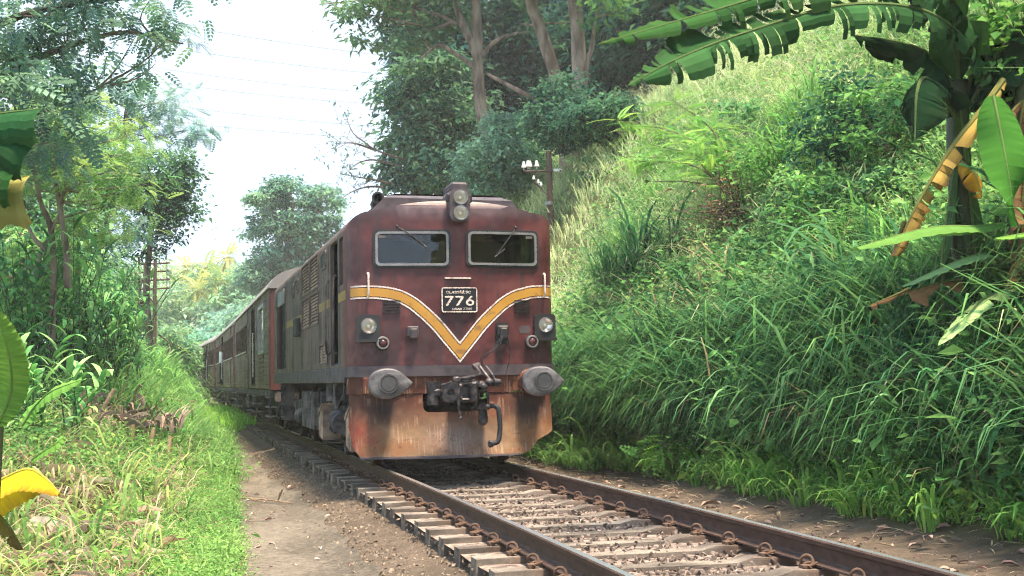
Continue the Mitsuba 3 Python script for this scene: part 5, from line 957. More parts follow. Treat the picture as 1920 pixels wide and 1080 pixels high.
for i, (P, hw, c1, c2) in enumerate([([A(-4.42, -11.19, 2.30), A(-4.29, -11.32, 2.22), A(-4.14, -11.46, 2.21), A(-4.02, -11.59, 2.20)], .165, (.02, .075, .03), (.03, .10, .04)), ([A(-4.42, -11.18, 2.19), A(-4.30, -11.31, 2.16), A(-4.16, -11.45, 2.11), A(-4.06, -11.52, 2.06)], .16, (.018, .065, .03), (.028, .09, .036)), ([A(-4.41, -11.18, 2.08), A(-4.30, -11.30, 2.05), A(-4.19, -11.43, 2.01), A(-4.11, -11.50, 1.98)], .18, (.025, .09, .03), (.04, .13, .04)), ([A(-4.40, -11.07, 1.97), A(-4.29, -11.20, 1.96), A(-4.18, -11.33, 1.96), A(-4.08, -11.41, 1.97)], .24, (.16, .27, .06), (.42, .40, .14))]):
    leaf_part(ob, sheet(P, hw, c1, c2, (70, 82), 0, 280 + i, 12, 5, .008, .05, lambda t: .86 + .14 * t + .05 * np.sin(t * 23), sides=(0, 1), edge=((.14, .10, .03), .35 if i == 3 else .12)), 'pale yellowing leaf end' if i == 3 else None)

# ---------------------------------------------------------------- left bank: ground cover, straw, thicket
lim = lambda y: -xleft(y) * -1.0
V1 = sow(4200, lambda y: xleft(y) - 1.25, lambda y: xleft(y) - .07, -9, 9, 301, 1.0); V2 = sow(1900, lambda y: xleft(y) - 2.6, lambda y: xleft(y) + .05, 6, 30, 302)
tv = np.clip((nz(V1, .8, 3) - .25) * 2, 0, 1)
GC = [weeds(V1, 303, 18, .036, .022, .09, .14, (.055, .14, .03), (.19, .31, .07), t=tv), weeds(V2, 304, 20, .065, .04, .17, .28, (.045, .125, .03), (.17, .29, .07)),
      blades(SHORT, V1[::2], .16, .010, (.09, .19, .04), (.23, .32, .09), 305, 0, 6, .1), blades(SHORT, V2[::2], .34, .018, (.07, .16, .035), (.2, .3, .08), 306, 0, 8, .2), weeds(sow(700, lambda y: xleft(y) - 3.6, lambda y: xleft(y) - 1.0, 0, 11, 307), 308, 30, .06, .036, .18, .36, (.04, .12, .03), (.16, .27, .06))]
stuff('ground_cover', cat_mesh(GC), 'leaf', 'bright low weeds and grass along the left edge of the path', 'ground cover')
T1 = sow(900, lambda y: xleft(y) - 4.2, lambda y: xleft(y) - .9, 8, 46, 311); T2 = sow(360, lambda y: xleft(y) - .6, lambda y: xleft(y) + 1.0, 27, 60, 312)
stuff('bank_grass', cat_mesh([blades(LONG, T1, .75, .030, (.045, .125, .03), (.17, .29, .07), 313, 0, 18, .3), blades(SHORT, T2, .4, .03, (.12, .28, .03), (.24, .42, .05), 314, 0, 16, .3), blades(LONG, sow(420, lambda y: xleft(y) - 3.6, lambda y: xleft(y) - 1.2, 24, 60, 315), 1.0, .05, (.09, .22, .05), (.2, .36, .08), 316, 0, 14, .4)]), 'leaf', 'tall green grass along the top of the left bank', 'grass')
S1 = sow(2100, lambda y: xleft(y) - 3.6, lambda y: xleft(y) - .75, -9, 11, 321, 1, lambda P: np.clip((nz(P, .9, 4) - .25) * 3, .15, 1)); S2 = sow(420, lambda y: xleft(y) - 4.0, lambda y: xleft(y) - 1.2, 8, 18, 322)
stuff('dry_straw', cat_mesh([blades(FLATB, S1, .38, .024, (.10, .065, .035), (.34, .26, .14), 323, 0, 7, .25), blades(FLATB, S2, .5, .026, (.10, .065, .04), (.32, .24, .13), 324, 0, 8, .3), blades(LONG, S1[::6], .55, .020, (.08, .17, .035), (.26, .31, .08), 325, 0, 8, .2), blades(LONG, S1[::4], .5, .014, (.2, .16, .075), (.4, .34, .17), 326, 0, 5, .2), litter(S1[::2] + A(0, 0, .1), 327, .26, .055, (.2, .14, .075), (.46, .37, .22)), weeds(S1[::7], 328, 18, .10, .045, .14, .25, (.07, .17, .03), (.2, .31, .06))]), 'leaf', 'dry straw and cut stalks lying over the left verge', 'straw')
k = thing('cut_stump', 'clump of cut dry brown stalks below the leafy thicket', 'stump'); b = A(-4.74, 7.13, 0.30); g = np.random.default_rng(9)
for i in range(26):
    o = b + A(*(g.normal(0, 1, 2) * [.55, .8]), 0); o[2] = height(o[0], o[1]); h = g.uniform(.25, .65); a = g.normal(0, .28, 2)
    obj('stalk', tube([o - A(0, 0, .1), o + A(a[0] * h, a[1] * h, h)], [.05, .035], 7), 'dry_stalk', k, smooth=40)
obj('dead_leaf', cat_mesh([litter(b + g.normal(0, 1, (130, 3)) * [.6, .8, .15] + A(0, 0, .2), 10, .26, .03, (.09, .055, .035), (.27, .19, .12)), blades(LONG, b + g.normal(0, 1, (24, 3)) * [.6, .8, .03], .7, .035, (.1, .07, .045), (.28, .2, .13), 330, 0, 8, .15)]), 'painted', k, kind='stuff')
def cane_herb(label, at, n, H, seed, ca=(.022, .075, .03), cb=(.09, .22, .05), L=.50, W=.095, spread=.6, group='broad leaved plants of the left thicket'):
    k = thing('broadleaf_herb', label, 'plant', group); g = np.random.default_rng(seed); at = np.asarray(at, float); at = A(at[0], at[1], height(at[0], at[1])); st, P, D, S = [], [], [], []
    for _ in range(n):
        o = at + A(*np.clip(g.normal(0, spread, 2), -.9, .9), -.1); h = H * g.uniform(.6, 1.1); ln = g.normal(0, .22, 2); tip = o + A(ln[0] * h, ln[1] * h, h); Q = spline([o, o * .5 + tip * .5 + A(-ln[0] * .1, -ln[1] * .1, .05), tip], 14); st.append(tube(Q, np.linspace(.014, .006, 14), 5, False)); a0 = g.uniform(0, 6.28)
        for j in range(11):
            t = .28 + .72 * j / 10; i = int(t * 13); a = a0 + (j % 2) * PI + g.normal(0, .4); P.append(Q[i]); D.append((math.cos(a), math.sin(a), g.normal(.45 if j < 9 else 1.2, .25))); S.append(L * g.uniform(.6, 1.15))
    m = len(P); S = np.array(S); az = np.arctan2(np.array(D)[:, 1], np.array(D)[:, 0]); M = rot_z(az) * np.stack([S, np.full(m, W) * S / L, S], -1)[:, None]
    tm = [blade(b_, a_, 5, 1.3) for b_, a_ in ((1.3, .6), (1.7, .8), (1.0, .5))]
    tm = [(v * [1, 1.0, 1], f, s) for v, f, s in tm]
    obj('stem', cat_mesh(st), 'banana_stem', k, smooth=True); obj('leaf', bake(tm, g.integers(0, 3, m), M, np.array(P), jitter_col(ca, cb, g.random(m) ** 1.4, g)), 'glossy_leaf', k, kind='stuff'); return k
HERB = [(A(-6.43, 8.62, 1.48), 2.1, 'leafy cane at the far left edge of the thicket'), (A(-6.17, 10.62, 1.50), 2.4, 'tallest leafy cane near the left edge'), (A(-5.77, 12.58, 1.52), 2.4, 'dark leafy cane in the middle of the thicket'), (A(-5.47, 14.57, 1.54), 2.2, 'leafy cane right of the middle of the thicket'), (A(-5.16, 16.56, 1.56), 1.9, 'leafy cane at the right end of the thicket'), (A(-6.75, 13.82, 2.13), 2.4, 'leafy cane behind the left end of the thicket'), (A(-6.30, 17.82, 2.51), 2.6, 'leafy cane behind the middle of the thicket'), (A(-5.75, 3.32, 0.88), 1.1, 'low leafy cane beside the young banana plant')]
for i, (p, H, lab) in enumerate(HERB): cane_herb(lab, p, 30, H * 1.3, 340 + i, *(((.035, .115, .04), (.16, .34, .08)), ((.06, .17, .05), (.24, .42, .11)), ((.05, .14, .06), (.19, .35, .11)))[i % 3])
gL = 'bushes on the left bank'
shrub('leafy_shrub', 'dark green bush left of the telegraph pole foot', 'shrub', A(-5.54, 22.82, 2.17), (.7, 1.2, 1.1), (.03, .09, .04), (.09, .20, .06), 351, .17, .09, 80, .45, 10, group=gL)
shrub('leafy_shrub', 'bluish leafy bush low at the left of the pole', 'shrub', A(-5.07, 18.61, 1.45), (.55, 1., .55), (.06, .14, .06), (.14, .26, .10), 352, .16, .085, 60, .4, 10, group=gL)
shrub('leafy_shrub', 'mid green bush behind the left thicket', 'shrub', A(-5.95, 15.66, 2.49), (.9, 1.3, 1.), (.065, .17, .06), (.2, .36, .10), 353, .15, .07, 90, .5, 10, group=gL)
shrub('leafy_shrub', 'tall green bush behind the thicket at the far left', 'shrub', A(-6.53, 12.70, 2.54), (1.1, 1.3, 1.1), (.06, .16, .06), (.18, .34, .09), 354, .15, .07, 90, .5, 10, group=gL)
shrub('leafy_shrub', 'pale grassy bush right of the pole foot', 'shrub', A(-3.57, 60.61, 1.76), (1.1, 1.6, 1.2), (.10, .22, .08), (.24, .38, .14), 355, .4, .16, 44, .7, 8, group=gL)

# ---------------------------------------------------------------- trees on the left
gT = 'trees of the left bank'
tb = lambda p: [p * A(1, 1, 0) + A(0, 0, height(p[0], p[1]) - .5)]
p = A(-7.34, 6.74, 2.09)
tree('feathery_tree', 'big feathery tree at upper left whose sprays hang against the sky', 'tree', tb(p) + [A(-7.34, 6.57, 4.46), A(-6.83, 6.26, 7.00), A(-6.49, 6.05, 8.83)], .26, .12,
     [(A(-6.15, 6.09, 6.98), (1.1, 1.2, .7)), (A(-5.34, 6.37, 7.37), (1.2, 1.2, .6)), (A(-4.40, 6.64, 7.54), (1.0, 1.1, .45)), (A(-5.92, 5.58, 6.08), (1.1, 1.2, .7)), (A(-5.16, 6.38, 6.65), (1.1, 1.1, .5)), (A(-4.22, 6.64, 6.89), (.9, 1.0, .35)), (A(-6.21, 6.73, 5.50), (1.1, 1.1, .6)), (A(-5.34, 6.48, 5.85), (1., 1., .55)), (A(-4.62, 6.79, 6.26), (.8, .9, .3)), (A(-3.59, 6.94, 7.71), (.6, .7, .2)), (A(-5.81, 5.93, 8.03), (1.6, 1.4, .6)), (A(-4.66, 6.65, 8.32), (1.4, 1.4, .5))],
     3.4, .42, (.06, .12, .085), (.18, .29, .13), 401, limbs=[([A(-7.00, 6.39, 5.77), A(-5.84, 6.35, 6.61), A(-4.48, 6.58, 7.19), A(-3.32, 6.71, 7.05)], .09, .012), ([A(-6.83, 6.26, 7.00), A(-5.34, 6.36, 7.55), A(-3.50, 6.90, 7.94)], .08, .012), ([A(-7.17, 6.51, 4.63), A(-6.18, 6.52, 5.46), A(-4.83, 6.64, 6.22)], .07, .012)], group=gT, L=.36, temp=PIN5, per=11, flat=.5, pitch=-22, twigs=.5, most=90, tw=.02)
for i, (q, sc, lab) in enumerate([([A(-3.30, 6.70, 7.17), A(-3.37, 6.71, 7.30), A(-3.12, 6.66, 7.09), A(-3.46, 6.72, 7.47), A(-3.61, 6.67, 7.24), A(-3.77, 6.72, 7.03), A(-3.86, 6.73, 7.26)], .36, '')]):
    g = np.random.default_rng(17); m = len(q) * 5; P = np.repeat(np.array(q), 5, 0); az = g.uniform(0, 6.28, m); d = np.stack([np.cos(az), np.sin(az), g.normal(-.15, .2, m)], -1)
    obj('spray', bake([PIN], np.zeros(m, int), frames(d, np.tile(A(0, 0, 1), (m, 1))) * .34, P, jitter_col((.04, .09, .07), (.11, .18, .09), g.random(m), g)), 'leaf', 'feathery_tree')
p = A(-5.78, 9.39, 2.78)
tree('slender_tree', 'slender pale tree with several thin leaning trunks at left', 'tree', tb(p) + [A(-5.73, 9.32, 3.58), A(-6.02, 9.32, 4.68), A(-6.17, 9.29, 5.68)], .075, .03,
     [(A(-6.31, 9.35, 5.38), (1.1, 1.1, .7)), (A(-5.54, 9.11, 5.97), (1.3, 1.3, .7)), (A(-5.28, 9.62, 5.14), (1.1, 1.2, .7)), (A(-4.91, 9.98, 5.94), (1.0, 1.2, .6)), (A(-4.91, 10.09, 4.49), (1.0, 1.1, .7)), (A(-5.72, 10.32, 4.09), (1., 1.1, .6)), (A(-4.42, 10.42, 5.29), (.9, 1.1, .5)), (A(-6.91, 12.71, 3.89), (1., 1., .8))],
     3.3, .45, (.07, .16, .05), (.27, .38, .09), 402, limbs=[([A(-5.46, 9.30, 2.97), A(-5.55, 9.24, 4.17), A(-5.68, 9.19, 5.37), A(-5.61, 9.12, 6.07)], .07, .02), ([A(-5.87, 9.35, 3.68), A(-6.16, 9.40, 4.08), A(-6.33, 9.40, 4.69)], .05, .02), ([A(-5.61, 9.23, 4.57), A(-5.42, 9.13, 5.17), A(-5.34, 9.08, 5.67)], .04, .015), ([A(-6.10, 9.45, 3.19), A(-5.81, 9.32, 3.98), A(-5.39, 9.14, 4.97)], .045, .015)], group=gT, bark='pale_bark', L=.24, temp=PIN5, per=22, flat=.5, pitch=-10, most=60, tw=.016)
p = A(-4.30, 32.82, 2.51)
tree('round_tree', 'dark rounded tree crown above the telegraph pole', 'tree', tb(p) + [A(-4.49, 32.75, 4.23), A(-4.30, 32.55, 6.34), A(-4.21, 32.40, 8.25)], .16, .07,
     [(A(-4.03, 32.31, 8.82), (1.3, 1.6, .9)), (A(-3.37, 32.18, 8.33), (.7, 1., .7)), (A(-4.49, 32.49, 7.87), (1.3, 1.6, .8)), (A(-3.56, 32.29, 7.38), (.9, 1.2, .6)), (A(-4.21, 32.50, 6.72), (1.0, 1.3, .55)), (A(-4.86, 32.52, 8.84), (1.0, 1.2, .7)), (A(-4.21, 32.56, 5.99), (.6, .8, .4)), (A(-3.19, 32.18, 7.66), (.4, .6, .4))],
     4.2, .5, (.018, .05, .032), (.09, .19, .06), 403, group=gT, L=.19, W=.10, per=70, flat=.55, most=30)
p = A(-5.80, 24.91, 2.78)
tree('feathery_tree', 'airy tree whose bluish upper sprays reach right above the round crown', 'tree', tb(p) + [A(-5.65, 24.72, 5.02), A(-5.26, 24.45, 7.40), A(-4.95, 24.23, 9.47)], .14, .05,
     [(A(-4.88, 24.20, 9.63), (1.3, 1.4, .7)), (A(-3.95, 24.48, 9.56), (1.0, 1.2, .45)), (A(-3.32, 24.87, 9.08), (.9, 1.1, .3)), (A(-2.76, 24.74, 8.94), (.5, .7, .16)), (A(-4.11, 24.58, 8.67), (1.1, 1.2, .45)), (A(-5.03, 24.32, 8.36), (1.2, 1.3, .6)), (A(-3.64, 24.90, 9.82), (.7, .9, .25)), (A(-5.81, 24.42, 9.81), (1.3, 1.3, .7)), (A(-5.96, 24.59, 7.90), (1.4, 1.4, .9)), (A(-5.65, 24.67, 5.66), (1.3, 1.6, .9)), (A(-6.89, 25.05, 4.72), (1.4, 1.6, .9)), (A(-6.00, 26.91, 4.54), (.9, 1.4, .6))],
     2.9, .5, (.085, .16, .12), (.22, .33, .18), 404, group=gT, L=.34, temp=PIN5, per=13, flat=.45, pitch=-12, most=50, tw=.02)
p = A(-7.44, 19.12, 2.84)
tree('broad_tree', 'broad mixed green tree filling the left edge behind the slender trunks', 'tree', tb(p) + [A(-7.31, 18.97, 4.47), A(-7.05, 18.73, 6.91), A(-7.05, 18.59, 8.94)], .2, .08,
     [(A(-7.56, 20.00, 5.41), (1.6, 2, 1.2)), (A(-6.61, 19.72, 5.95), (1.5, 2, 1.2)), (A(-6.55, 20.83, 4.65), (1.5, 2, 1.1)), (A(-7.15, 20.00, 4.00), (1.6, 2, 1.1)), (A(-7.69, 19.92, 7.09), (1.7, 2, 1.2)), (A(-6.56, 20.63, 7.52), (1.6, 2, 1.)), (A(-6.13, 20.81, 3.49), (1.1, 1.8, .9)), (A(-7.56, 19.77, 8.76), (1.5, 1.8, 1.0)), (A(-6.07, 21.59, 6.80), (1.3, 1.6, 1.0))],
     1.9, .6, (.05, .125, .065), (.2, .33, .11), 405, group=gT, L=.17, W=.08, per=100, flat=.6, most=40)
p = A(-5.30, 49.57, 3.23)
tree('small_tree', 'pale small tree just behind the telegraph pole', 'tree', tb(p) + [A(-5.23, 49.41, 5.27), A(-5.13, 49.24, 7.31)], .12, .05,
     [(A(-6.05, 49.52, 6.69), (1.1, 1.8, .9)), (A(-5.49, 51.52, 5.67), (1.2, 1.8, 1.0)), (A(-5.68, 49.56, 4.77), (1.5, 2, 1.2)), (A(-3.43, 59.42, 3.52), (1.2, 2, .9)), (A(-6.13, 51.77, 4.36), (1.2, 2, 1.0))], 2.2, .6, (.09, .18, .08), (.25, .36, .15), 406, group=gT, L=.32, W=.15, per=36, most=20)

# ---------------------------------------------------------------- far trees behind the train
gF = 'hazy trees beyond the train'
FAR = [A(4.26, 125.26, 9.98), A(1.18, 151.79, 11.63), A(-2.16, 137.31, 8.93), A(2.20, 115.75, 5.74), A(5.85, 109.59, 6.50), A(-2.90, 106.82, 4.03), A(-4.64, 163.55, 12.37)]
p = A(5.96, 96.26, 4.58)
tree('crown_tree', 'tree with a layered crown standing above the coaches', 'tree', tb(p) + [A(5.96, 96.00, 8.15), A(5.74, 95.78, 12.18), A(6.09, 95.41, 16.20)], .42, .16,
     [(A(4.22, 95.87, 16.45), (2.0, 2.4, 1.1)), (A(6.61, 95.21, 17.17), (2.6, 2.6, 1.2)), (A(8.87, 94.69, 16.37), (1.8, 2.2, 1.1)), (A(5.96, 95.57, 14.41), (2.6, 2.8, 1.4)), (A(3.35, 96.24, 14.23), (1.4, 1.8, .9)), (A(8.35, 94.99, 13.92), (2.2, 2.4, 1.3)), (A(4.87, 96.03, 11.75), (2.0, 2.6, 1.4)), (A(7.26, 95.46, 11.26), (2.4, 2.8, 1.5)), (A(3.57, 96.48, 9.98), (1.8, 2.4, 1.4)), (A(5.74, 96.03, 8.61), (2.4, 2.8, 1.6)), (A(9.43, 94.88, 11.67), (1.6, 2, 1.2))],
     1.0, .7, (.06, .15, .095), (.19, .32, .15), 411, limbs=[([A(5.96, 95.72, 12.18), A(4.87, 95.84, 14.43), A(4.00, 95.92, 16.46)], .2, .06), ([A(5.96, 95.69, 12.62), A(7.48, 95.18, 14.39), A(8.56, 94.78, 16.15)], .2, .06)], L=.38, W=.2, per=80, flat=.5, most=40, tw=.07)
for i, (rx, rz, ca, cb, lab) in enumerate([(4.2, 3.4, (0.12, 0.23, 0.12), (0.30, 0.45, 0.19), 'rounded hazy tree left of the layered crown'), (4.5, 4.2, (0.17, 0.26, 0.11), (0.49, 0.52, 0.19), 'sunlit yellowish tree over the farthest coach'), (4.0, 4.0, (0.15, 0.26, 0.14), (0.38, 0.49, 0.22), 'pale tree right of the telegraph pole'), (4.0, 2.8, (0.11, 0.22, 0.14), (0.25, 0.39, 0.21), 'bluish bush mass just above the coach roofs'), (4.5, 3.2, (0.10, 0.19, 0.11), (0.22, 0.37, 0.17), 'green tree rising over the middle coach roof'), (3.2, 2.4, (0.14, 0.30, 0.17), (0.30, 0.52, 0.26), 'low bright bush where the track bends away'), (5, 4.5, (0.17, 0.27, 0.15), (0.44, 0.52, 0.23), 'palest tree directly behind the pole')]):  # distance haze and sunlit yellow are painted into these pale crown colours
    c = FAR[i]
    tree('hazy_tree', lab, 'tree', tb(c) + [c * A(1, 1, .6) + A(0, 0, .4 * height(c[0], c[1])), c], .25, .1, [(c, (rx, rx, rz)), (c + A(-rx * .6, 0, -rz * .5), (rx * .7, rx * .7, rz * .6)), (c + A(rx * .6, 0, -rz * .6), (rx * .7, rx * .7, rz * .6)), (c + A(0, 0, -rz * 1.1), (rx, rx, rz * .7))], .36, 1.1, ca, cb, 420 + i, group=gF, L=.6, W=.3, per=50, flat=.6, most=16, tw=.06)
def palm(label, at, H, seed, ca=(.10, .18, .05), cb=(.38, .38, .10)):
    k = thing('palm_tree', label, 'palm', 'hazy palms beyond the train'); g = np.random.default_rng(seed); at = np.asarray(at, float); b = A(at[0], at[1], height(at[0], at[1]) - .4); top = A(at[0], at[1], at[2]); T = spline([b, b * .5 + top * .5 + A(g.normal(0, .5), 0, 0), top], 12); obj('trunk', tube(T, np.linspace(.22, .13, 12), 8), 'pale_bark', k, smooth=True)
    m = 22; az = np.arange(m) * 2.4 + g.normal(0, .2, m); pt = np.linspace(1.2, -.7, m); d = np.stack([np.cos(az) * np.cos(pt), np.sin(az) * np.cos(pt), np.sin(pt)], -1); fr = pinnate(16, .05, .22); fr[0][:, 2] -= .35 * fr[0][:, 1] ** 2
    for i in range(m): obj('frond', bake([fr], np.zeros(1, int), frames(d[i:i + 1], A((0, 0, 1.)) + d[i:i + 1] * .01) * 3.1 * g.uniform(.8, 1.1), top[None], jitter_col(ca, cb, g.random(1), g)), 'leaf', k)
for i, (P, lab) in enumerate([(A(0.05, 136.37, 14.28), 'yellow tinged palm left of the layered crown tree'), (A(2.77, 145.88, 16.39), 'tall hazy palm nearest the layered crown tree'), (A(-1.90, 152.31, 15.31), 'hazy palm right of the telegraph pole'), (A(0.90, 126.00, 11.71), 'shorter palm over the last coach'), (A(-0.97, 131.67, 11.26), 'lowest palm left of the last coach')]): palm(lab, P, 0, 440 + i)

# ---------------------------------------------------------------- forest on the ridge behind the locomotive
gR = 'forest trees on the ridge'
FD, FM = (.012, .04, .028), (.035, .09, .05)
tree('tall_tree', 'tall pale trunked tree leaning left at the front of the forest', 'tree', tb(A(9.40, 37.07, 10.32)) + [A(9.35, 37.04, 10.88), A(9.03, 37.01, 12.45), A(8.83, 36.91, 14.57), A(8.76, 36.76, 17.03), A(8.70, 36.52, 20.61)], .31, .18,
     [(A(8.48, 36.70, 18.82), (3, 3, 1.6)), (A(6.93, 38.27, 16.90), (2.2, 2.4, 1.0)), (A(4.72, 38.83, 16.93), (1.7, 2, .6)), (A(3.39, 39.15, 17.07), (1.2, 1.6, .35)), (A(6.04, 38.40, 18.27), (2.0, 2.4, 1)), (A(6.04, 38.57, 15.77), (1.6, 2, .6)), (A(4.50, 38.96, 15.80), (.8, 1, .3))], 1.6, .55, (.045, .10, .06), (.17, .27, .09), 501,
     limbs=[([A(8.85, 36.92, 14.46), A(8.31, 36.95, 15.92), A(7.83, 36.98, 17.27), A(7.61, 36.92, 18.84)], .2, .10), ([A(8.85, 36.94, 14.12), A(8.05, 37.10, 14.70), A(7.18, 37.29, 15.16), A(6.53, 37.50, 14.61)], .13, .05), ([A(8.90, 36.90, 14.57), A(9.78, 36.61, 15.45), A(10.87, 36.32, 15.65)], .13, .06), ([A(8.26, 36.96, 15.92), A(6.84, 37.78, 16.76), A(5.16, 38.68, 17.38), A(2.51, 39.37, 17.24)], .10, .02), ([A(7.83, 37.06, 16.15), A(6.84, 37.84, 15.97), A(6.18, 37.93, 16.99)], .09, .04)], group=gR, bark='pale_bark', L=.34, W=.15, per=34, flat=.5, most=24)
tree('tall_tree', 'tall curved trunk right of the leaning tree, with a side branch to the left', 'tree', tb(A(10.15, 28.60, 10.30)) + [A(10.12, 28.58, 10.78), A(9.74, 28.57, 12.32), A(9.22, 28.59, 13.86), A(8.72, 28.63, 15.11), A(8.07, 28.62, 17.62)], .27, .17,
     [(A(8.63, 28.53, 16.84), (3, 3, 1.6)), (A(9.71, 30.46, 14.89), (1.3, 1.5, .7)), (A(10.30, 30.37, 14.08), (.8, 1., .5))], 1.2, .5, (.03, .08, .05), (.12, .22, .07), 502, limbs=[([A(9.86, 28.65, 10.65), A(9.19, 28.79, 11.12), A(8.26, 29.00, 11.58), A(7.53, 29.65, 12.19)], .13, .06), ([A(9.22, 28.59, 13.86), A(9.00, 28.59, 14.73), A(8.72, 28.56, 16.07)], .16, .1)], group=gR, bark='pale_bark', L=.3, W=.14, per=34, flat=.5, most=16)
tree('tall_tree', 'thick straight pale trunk, right hand one of the forest front', 'tree', tb(A(10.08, 26.57, 10.00)) + [A(10.05, 26.55, 10.46), A(9.99, 26.44, 12.30), A(9.76, 26.35, 14.32), A(9.63, 26.19, 17.08)], .28, .21,
     [(A(9.72, 26.23, 16.16), (3, 3, 1.4)), (A(10.83, 25.12, 13.29), (.9, 1.2, .7)), (A(10.46, 25.69, 13.80), (.9, 1, .5))], 1.5, .45, (.06, .14, .04), (.2, .34, .08), 503, limbs=[([A(10.17, 26.47, 11.19), A(10.40, 26.32, 12.48), A(10.58, 26.18, 13.76)], .12, .05)], group=gR, bark='pale_bark', L=.28, W=.12, per=30, flat=.5, most=16)
FT = [((A(7.60, 45.67, 12.20)), [(A(7.97, 45.34, 15.51), (2.0, 3, 1.6)), (A(8.59, 45.29, 13.97), (2.3, 3, 1.5)), (A(7.84, 45.59, 12.45), (1.5, 3, 1.3)), (A(8.03, 44.60, 11.01), (2.2, 3, 1.3)), (A(9.41, 46.18, 13.12), (2.4, 3, 1.5)), (A(9.05, 43.34, 10.59), (1.8, 2.4, 1.2)), (A(7.18, 44.85, 10.65), (1.0, 2, .7))], (.025, .075, .05), (.12, .22, .08), 'layered green tree at the left end of the forest above the roof'),
      ((A(9.05, 51.37, 14.07)), [(A(9.31, 50.93, 19.37), (2.0, 3, 1.6)), (A(10.13, 50.82, 17.96), (2.6, 3, 1.8)), (A(8.77, 51.19, 17.70), (1.4, 3, 1.3)), (A(10.67, 50.55, 19.91), (2.4, 3, 1.5)), (A(8.37, 51.43, 15.76), (1.0, 2, 1.4)), (A(9.59, 50.75, 21.04), (2.8, 3, 1.4))], (.025, .065, .055), (.10, .19, .085), 'tall bluish tree behind the layered one'),
      ((A(13.04, 52.51, 12.94)), [(A(13.59, 52.12, 16.38), (2.8, 3, 2.6)), (A(12.48, 52.55, 14.39), (2.8, 3, 2.2)), (A(13.87, 51.85, 19.25), (2.8, 3, 2.4)), (A(12.20, 52.42, 17.26), (2.4, 3, 2.2)), (A(13.66, 50.22, 13.71), (2.6, 3, 1.8)), (A(12.47, 52.14, 20.13), (2.4, 3, 2))], FD, FM, 'dark tree filling the gap behind the leaning trunk'),
      ((A(15.56, 49.72, 13.96)), [(A(15.01, 49.57, 18.16), (2.8, 3, 2.6)), (A(15.83, 49.52, 15.91), (2.6, 3, 2.2)), (A(14.74, 49.83, 15.37), (2.4, 3, 2)), (A(16.37, 49.15, 19.25), (2.8, 3, 2.6)), (A(15.01, 49.39, 20.67), (2.8, 3, 2.2))], FD, FM, 'dark tree between the two right trunks'),
      ((A(16.02, 41.35, 13.68)), [(A(15.78, 41.29, 15.42), (2.6, 3, 2.2)), (A(15.54, 41.21, 17.40), (2.6, 3, 2.2)), (A(16.32, 39.09, 15.42), (2.4, 3, 2)), (A(15.16, 39.52, 13.52), (2., 3, 1.4)), (A(16.98, 40.80, 18.12), (2.6, 3, 2))], FD, (.03, .075, .045), 'dark tree right of the thick trunk'),
      ((A(16.30, 35.09, 13.55)), [(A(16.08, 35.05, 14.89), (2.4, 3, 2)), (A(16.95, 34.77, 15.77), (2.2, 3, 1.8)), (A(15.86, 34.98, 16.69), (2.4, 3, 2)), (A(16.01, 33.08, 13.75), (1.6, 2.4, 1))], FD, (.03, .08, .045), 'dark tree under the tips of the banana arch'),
      ((A(16.90, 30.76, 14.08)), [(A(16.50, 30.83, 14.50), (1.8, 2.4, 1.2)), (A(16.89, 28.66, 14.57), (1.8, 2.4, 1.)), (A(16.49, 30.73, 15.96), (2.2, 2.6, 1.6)), (A(17.37, 26.47, 14.58), (1.8, 2.4, .9)), (A(17.51, 22.34, 13.96), (1.8, 2.4, .9))], (.018, .055, .035), (.06, .14, .05), 'dark tree on the hilltop behind the banana leaves'),
      ((A(11.20, 40.73, 10.48)), [(A(11.79, 40.55, 10.95), (1.5, 2.4, .9)), (A(10.74, 40.90, 9.77), (1.5, 2.4, .9)), (A(12.37, 40.32, 12.13), (1.5, 2, 1))], (.02, .06, .04), (.08, .17, .07), 'shadowy low tree behind the pale roadside bush')]
for i, (p, bl, ca, cb, lab) in enumerate(FT):
    c0, c1 = A(*bl[0][0]), A(*bl[-1][0]); tp = c0 if c0[2] > c1[2] else c1
    tree('forest_tree', lab, 'tree', tb(p) + [p * .5 + tp * .5 + A(0, 0, -1), tp], .3, .12, bl, 1.0, .75, ca, cb, 520 + i, group=gR, L=.36, W=.18, per=56, flat=.55, pitch=-22, hollow=.25, most=18, tw=.06)
shrub('leafy_shrub', 'pale grey green rounded bush at the forest foot above the roof', 'shrub', A(7.97, 31.36, 8.44), (1.3, 1.6, 1.3), (.08, .16, .09), (.2, .32, .16), 541, .2, .11, 44, .36, 16, group='bushes at the forest foot')
shrub('leafy_shrub', 'dark bush at the feet of the two right trunks', 'shrub', A(8.61, 23.92, 8.92), (1.2, 1.6, .75), (.022, .065, .04), (.08, .17, .07), 542, .18, .1, 44, .34, 18, group='bushes at the forest foot')
shrub('leafy_shrub', 'bush on the hilltop just right of the thick trunk', 'shrub', A(9.24, 21.71, 8.62), (1.3, 1.6, .6), (.022, .07, .04), (.09, .19, .07), 543, .18, .1, 44, .34, 16, group='bushes at the forest foot')
shrub('leafy_shrub', 'green bush behind the telegraph pole on the hillside', 'shrub', A(9.74, 32.96, 8.71), (1.1, 1.6, 1.0), (.06, .15, .07), (.18, .32, .1), 544, .2, .11, 44, .34, 14, group='bushes at the forest foot')
k = thing('bare_branch', 'bare twiggy branches reaching left out of the forest into the sky', 'branch', None); g = np.random.default_rng(77); st = []
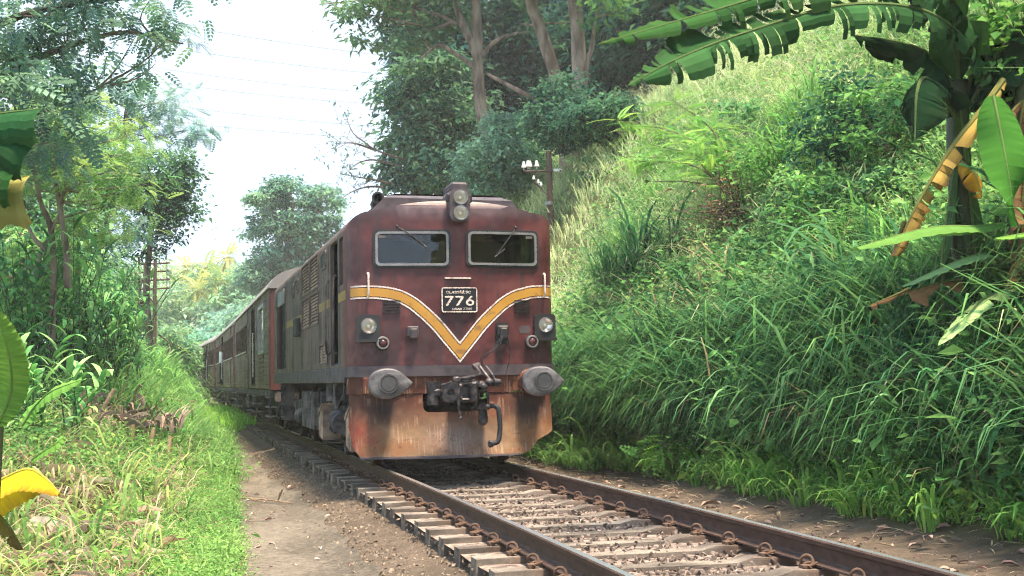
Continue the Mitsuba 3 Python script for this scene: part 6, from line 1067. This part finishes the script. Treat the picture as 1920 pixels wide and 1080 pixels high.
for P in ([A(6.72, 42.86, 11.20), A(5.23, 42.69, 11.63), A(4.41, 42.34, 12.22), A(3.94, 42.39, 13.12)], [A(6.36, 42.96, 10.96), A(4.99, 42.78, 11.15), A(3.99, 42.56, 10.55)], [A(5.77, 43.18, 10.00), A(4.76, 42.93, 9.90), A(3.76, 42.70, 9.36)], [A(5.23, 42.69, 11.63), A(4.22, 42.41, 11.84), A(3.48, 42.60, 11.81)], [A(6.13, 43.08, 10.12), A(4.99, 42.84, 10.30), A(3.76, 42.63, 10.46)]):
    Q = wob(P, 14, 3, 7); st.append(tube(Q, np.linspace(.06, .012, 14), 5, False))
    for i in range(4, 14, 2): st.append(tube([Q[i], Q[i] + A(*g.normal(0, .3, 3)) + A(-.2, 0, .1), Q[i] + A(*g.normal(0, .45, 3)) + A(-.5, 0, .1)], [.016, .012, .006], 4, False))
obj('branch', cat_mesh(st), 'bark', k, smooth=True); E_ = np.array([s[0][-1] for s in st]); g = np.random.default_rng(78); q = np.repeat(E_, 9, 0) + g.normal(0, .16, (len(E_) * 9, 3)); m = len(q)
obj('leaf', bake([RH], np.zeros(m, int), frames(g.normal(size=(m, 3)), np.tile(A(0, 0, 1), (m, 1))) * np.array([.09, .2, .2]), q, jitter_col((.06, .11, .08), (.14, .2, .12), g.random(m), g)), 'leaf', k, kind='stuff')
k = thing('fallen_stick', 'thin pale stick lying across the dirt path', 'stick'); a, b = A(-2.67, 3.10, -0.55), A(-1.98, 1.47, -0.52)
obj('stem', tube(spline([a + A(0, 0, .03), a * .5 + b * .5 + A(0, .03, .04), b + A(0, 0, .03)], 10), np.linspace(.012, .007, 10), 6), 'dry_stalk', k, smooth=True); obj('twig', tube([a * .7 + b * .3 + A(0, 0, .03), a * .55 + b * .45 + A(.05, -.25, .03)], [.008, .004], 5), 'dry_stalk', k); obj('leaf', sheet([a * .25 + b * .75 + A(0, 0, .02), a * .24 + b * .76 + A(.02, 0, .12), a * .2 + b * .8 + A(.03, 0, .2)], .03, (.4, .28, .2), (.5, .4, .3), (30, 30), 0, 1, 6, 2, .004), 'painted', k)

# ---------------------------------------------------------------- the air
scene['haze'] = {'type': 'cube', 'to_world': T4().translate([0, 150, 35]).scale([140, 200, 45]), 'bsdf': {'type': 'null'}, 'interior': {'type': 'ref', 'id': 'haze_air'}}
labels['haze'] = {'kind': 'stuff', 'label': 'thin pale haze in the air over the railway cutting', 'category': 'haze'}
scene['camera']['medium'] = {'type': 'ref', 'id': 'haze_air'}
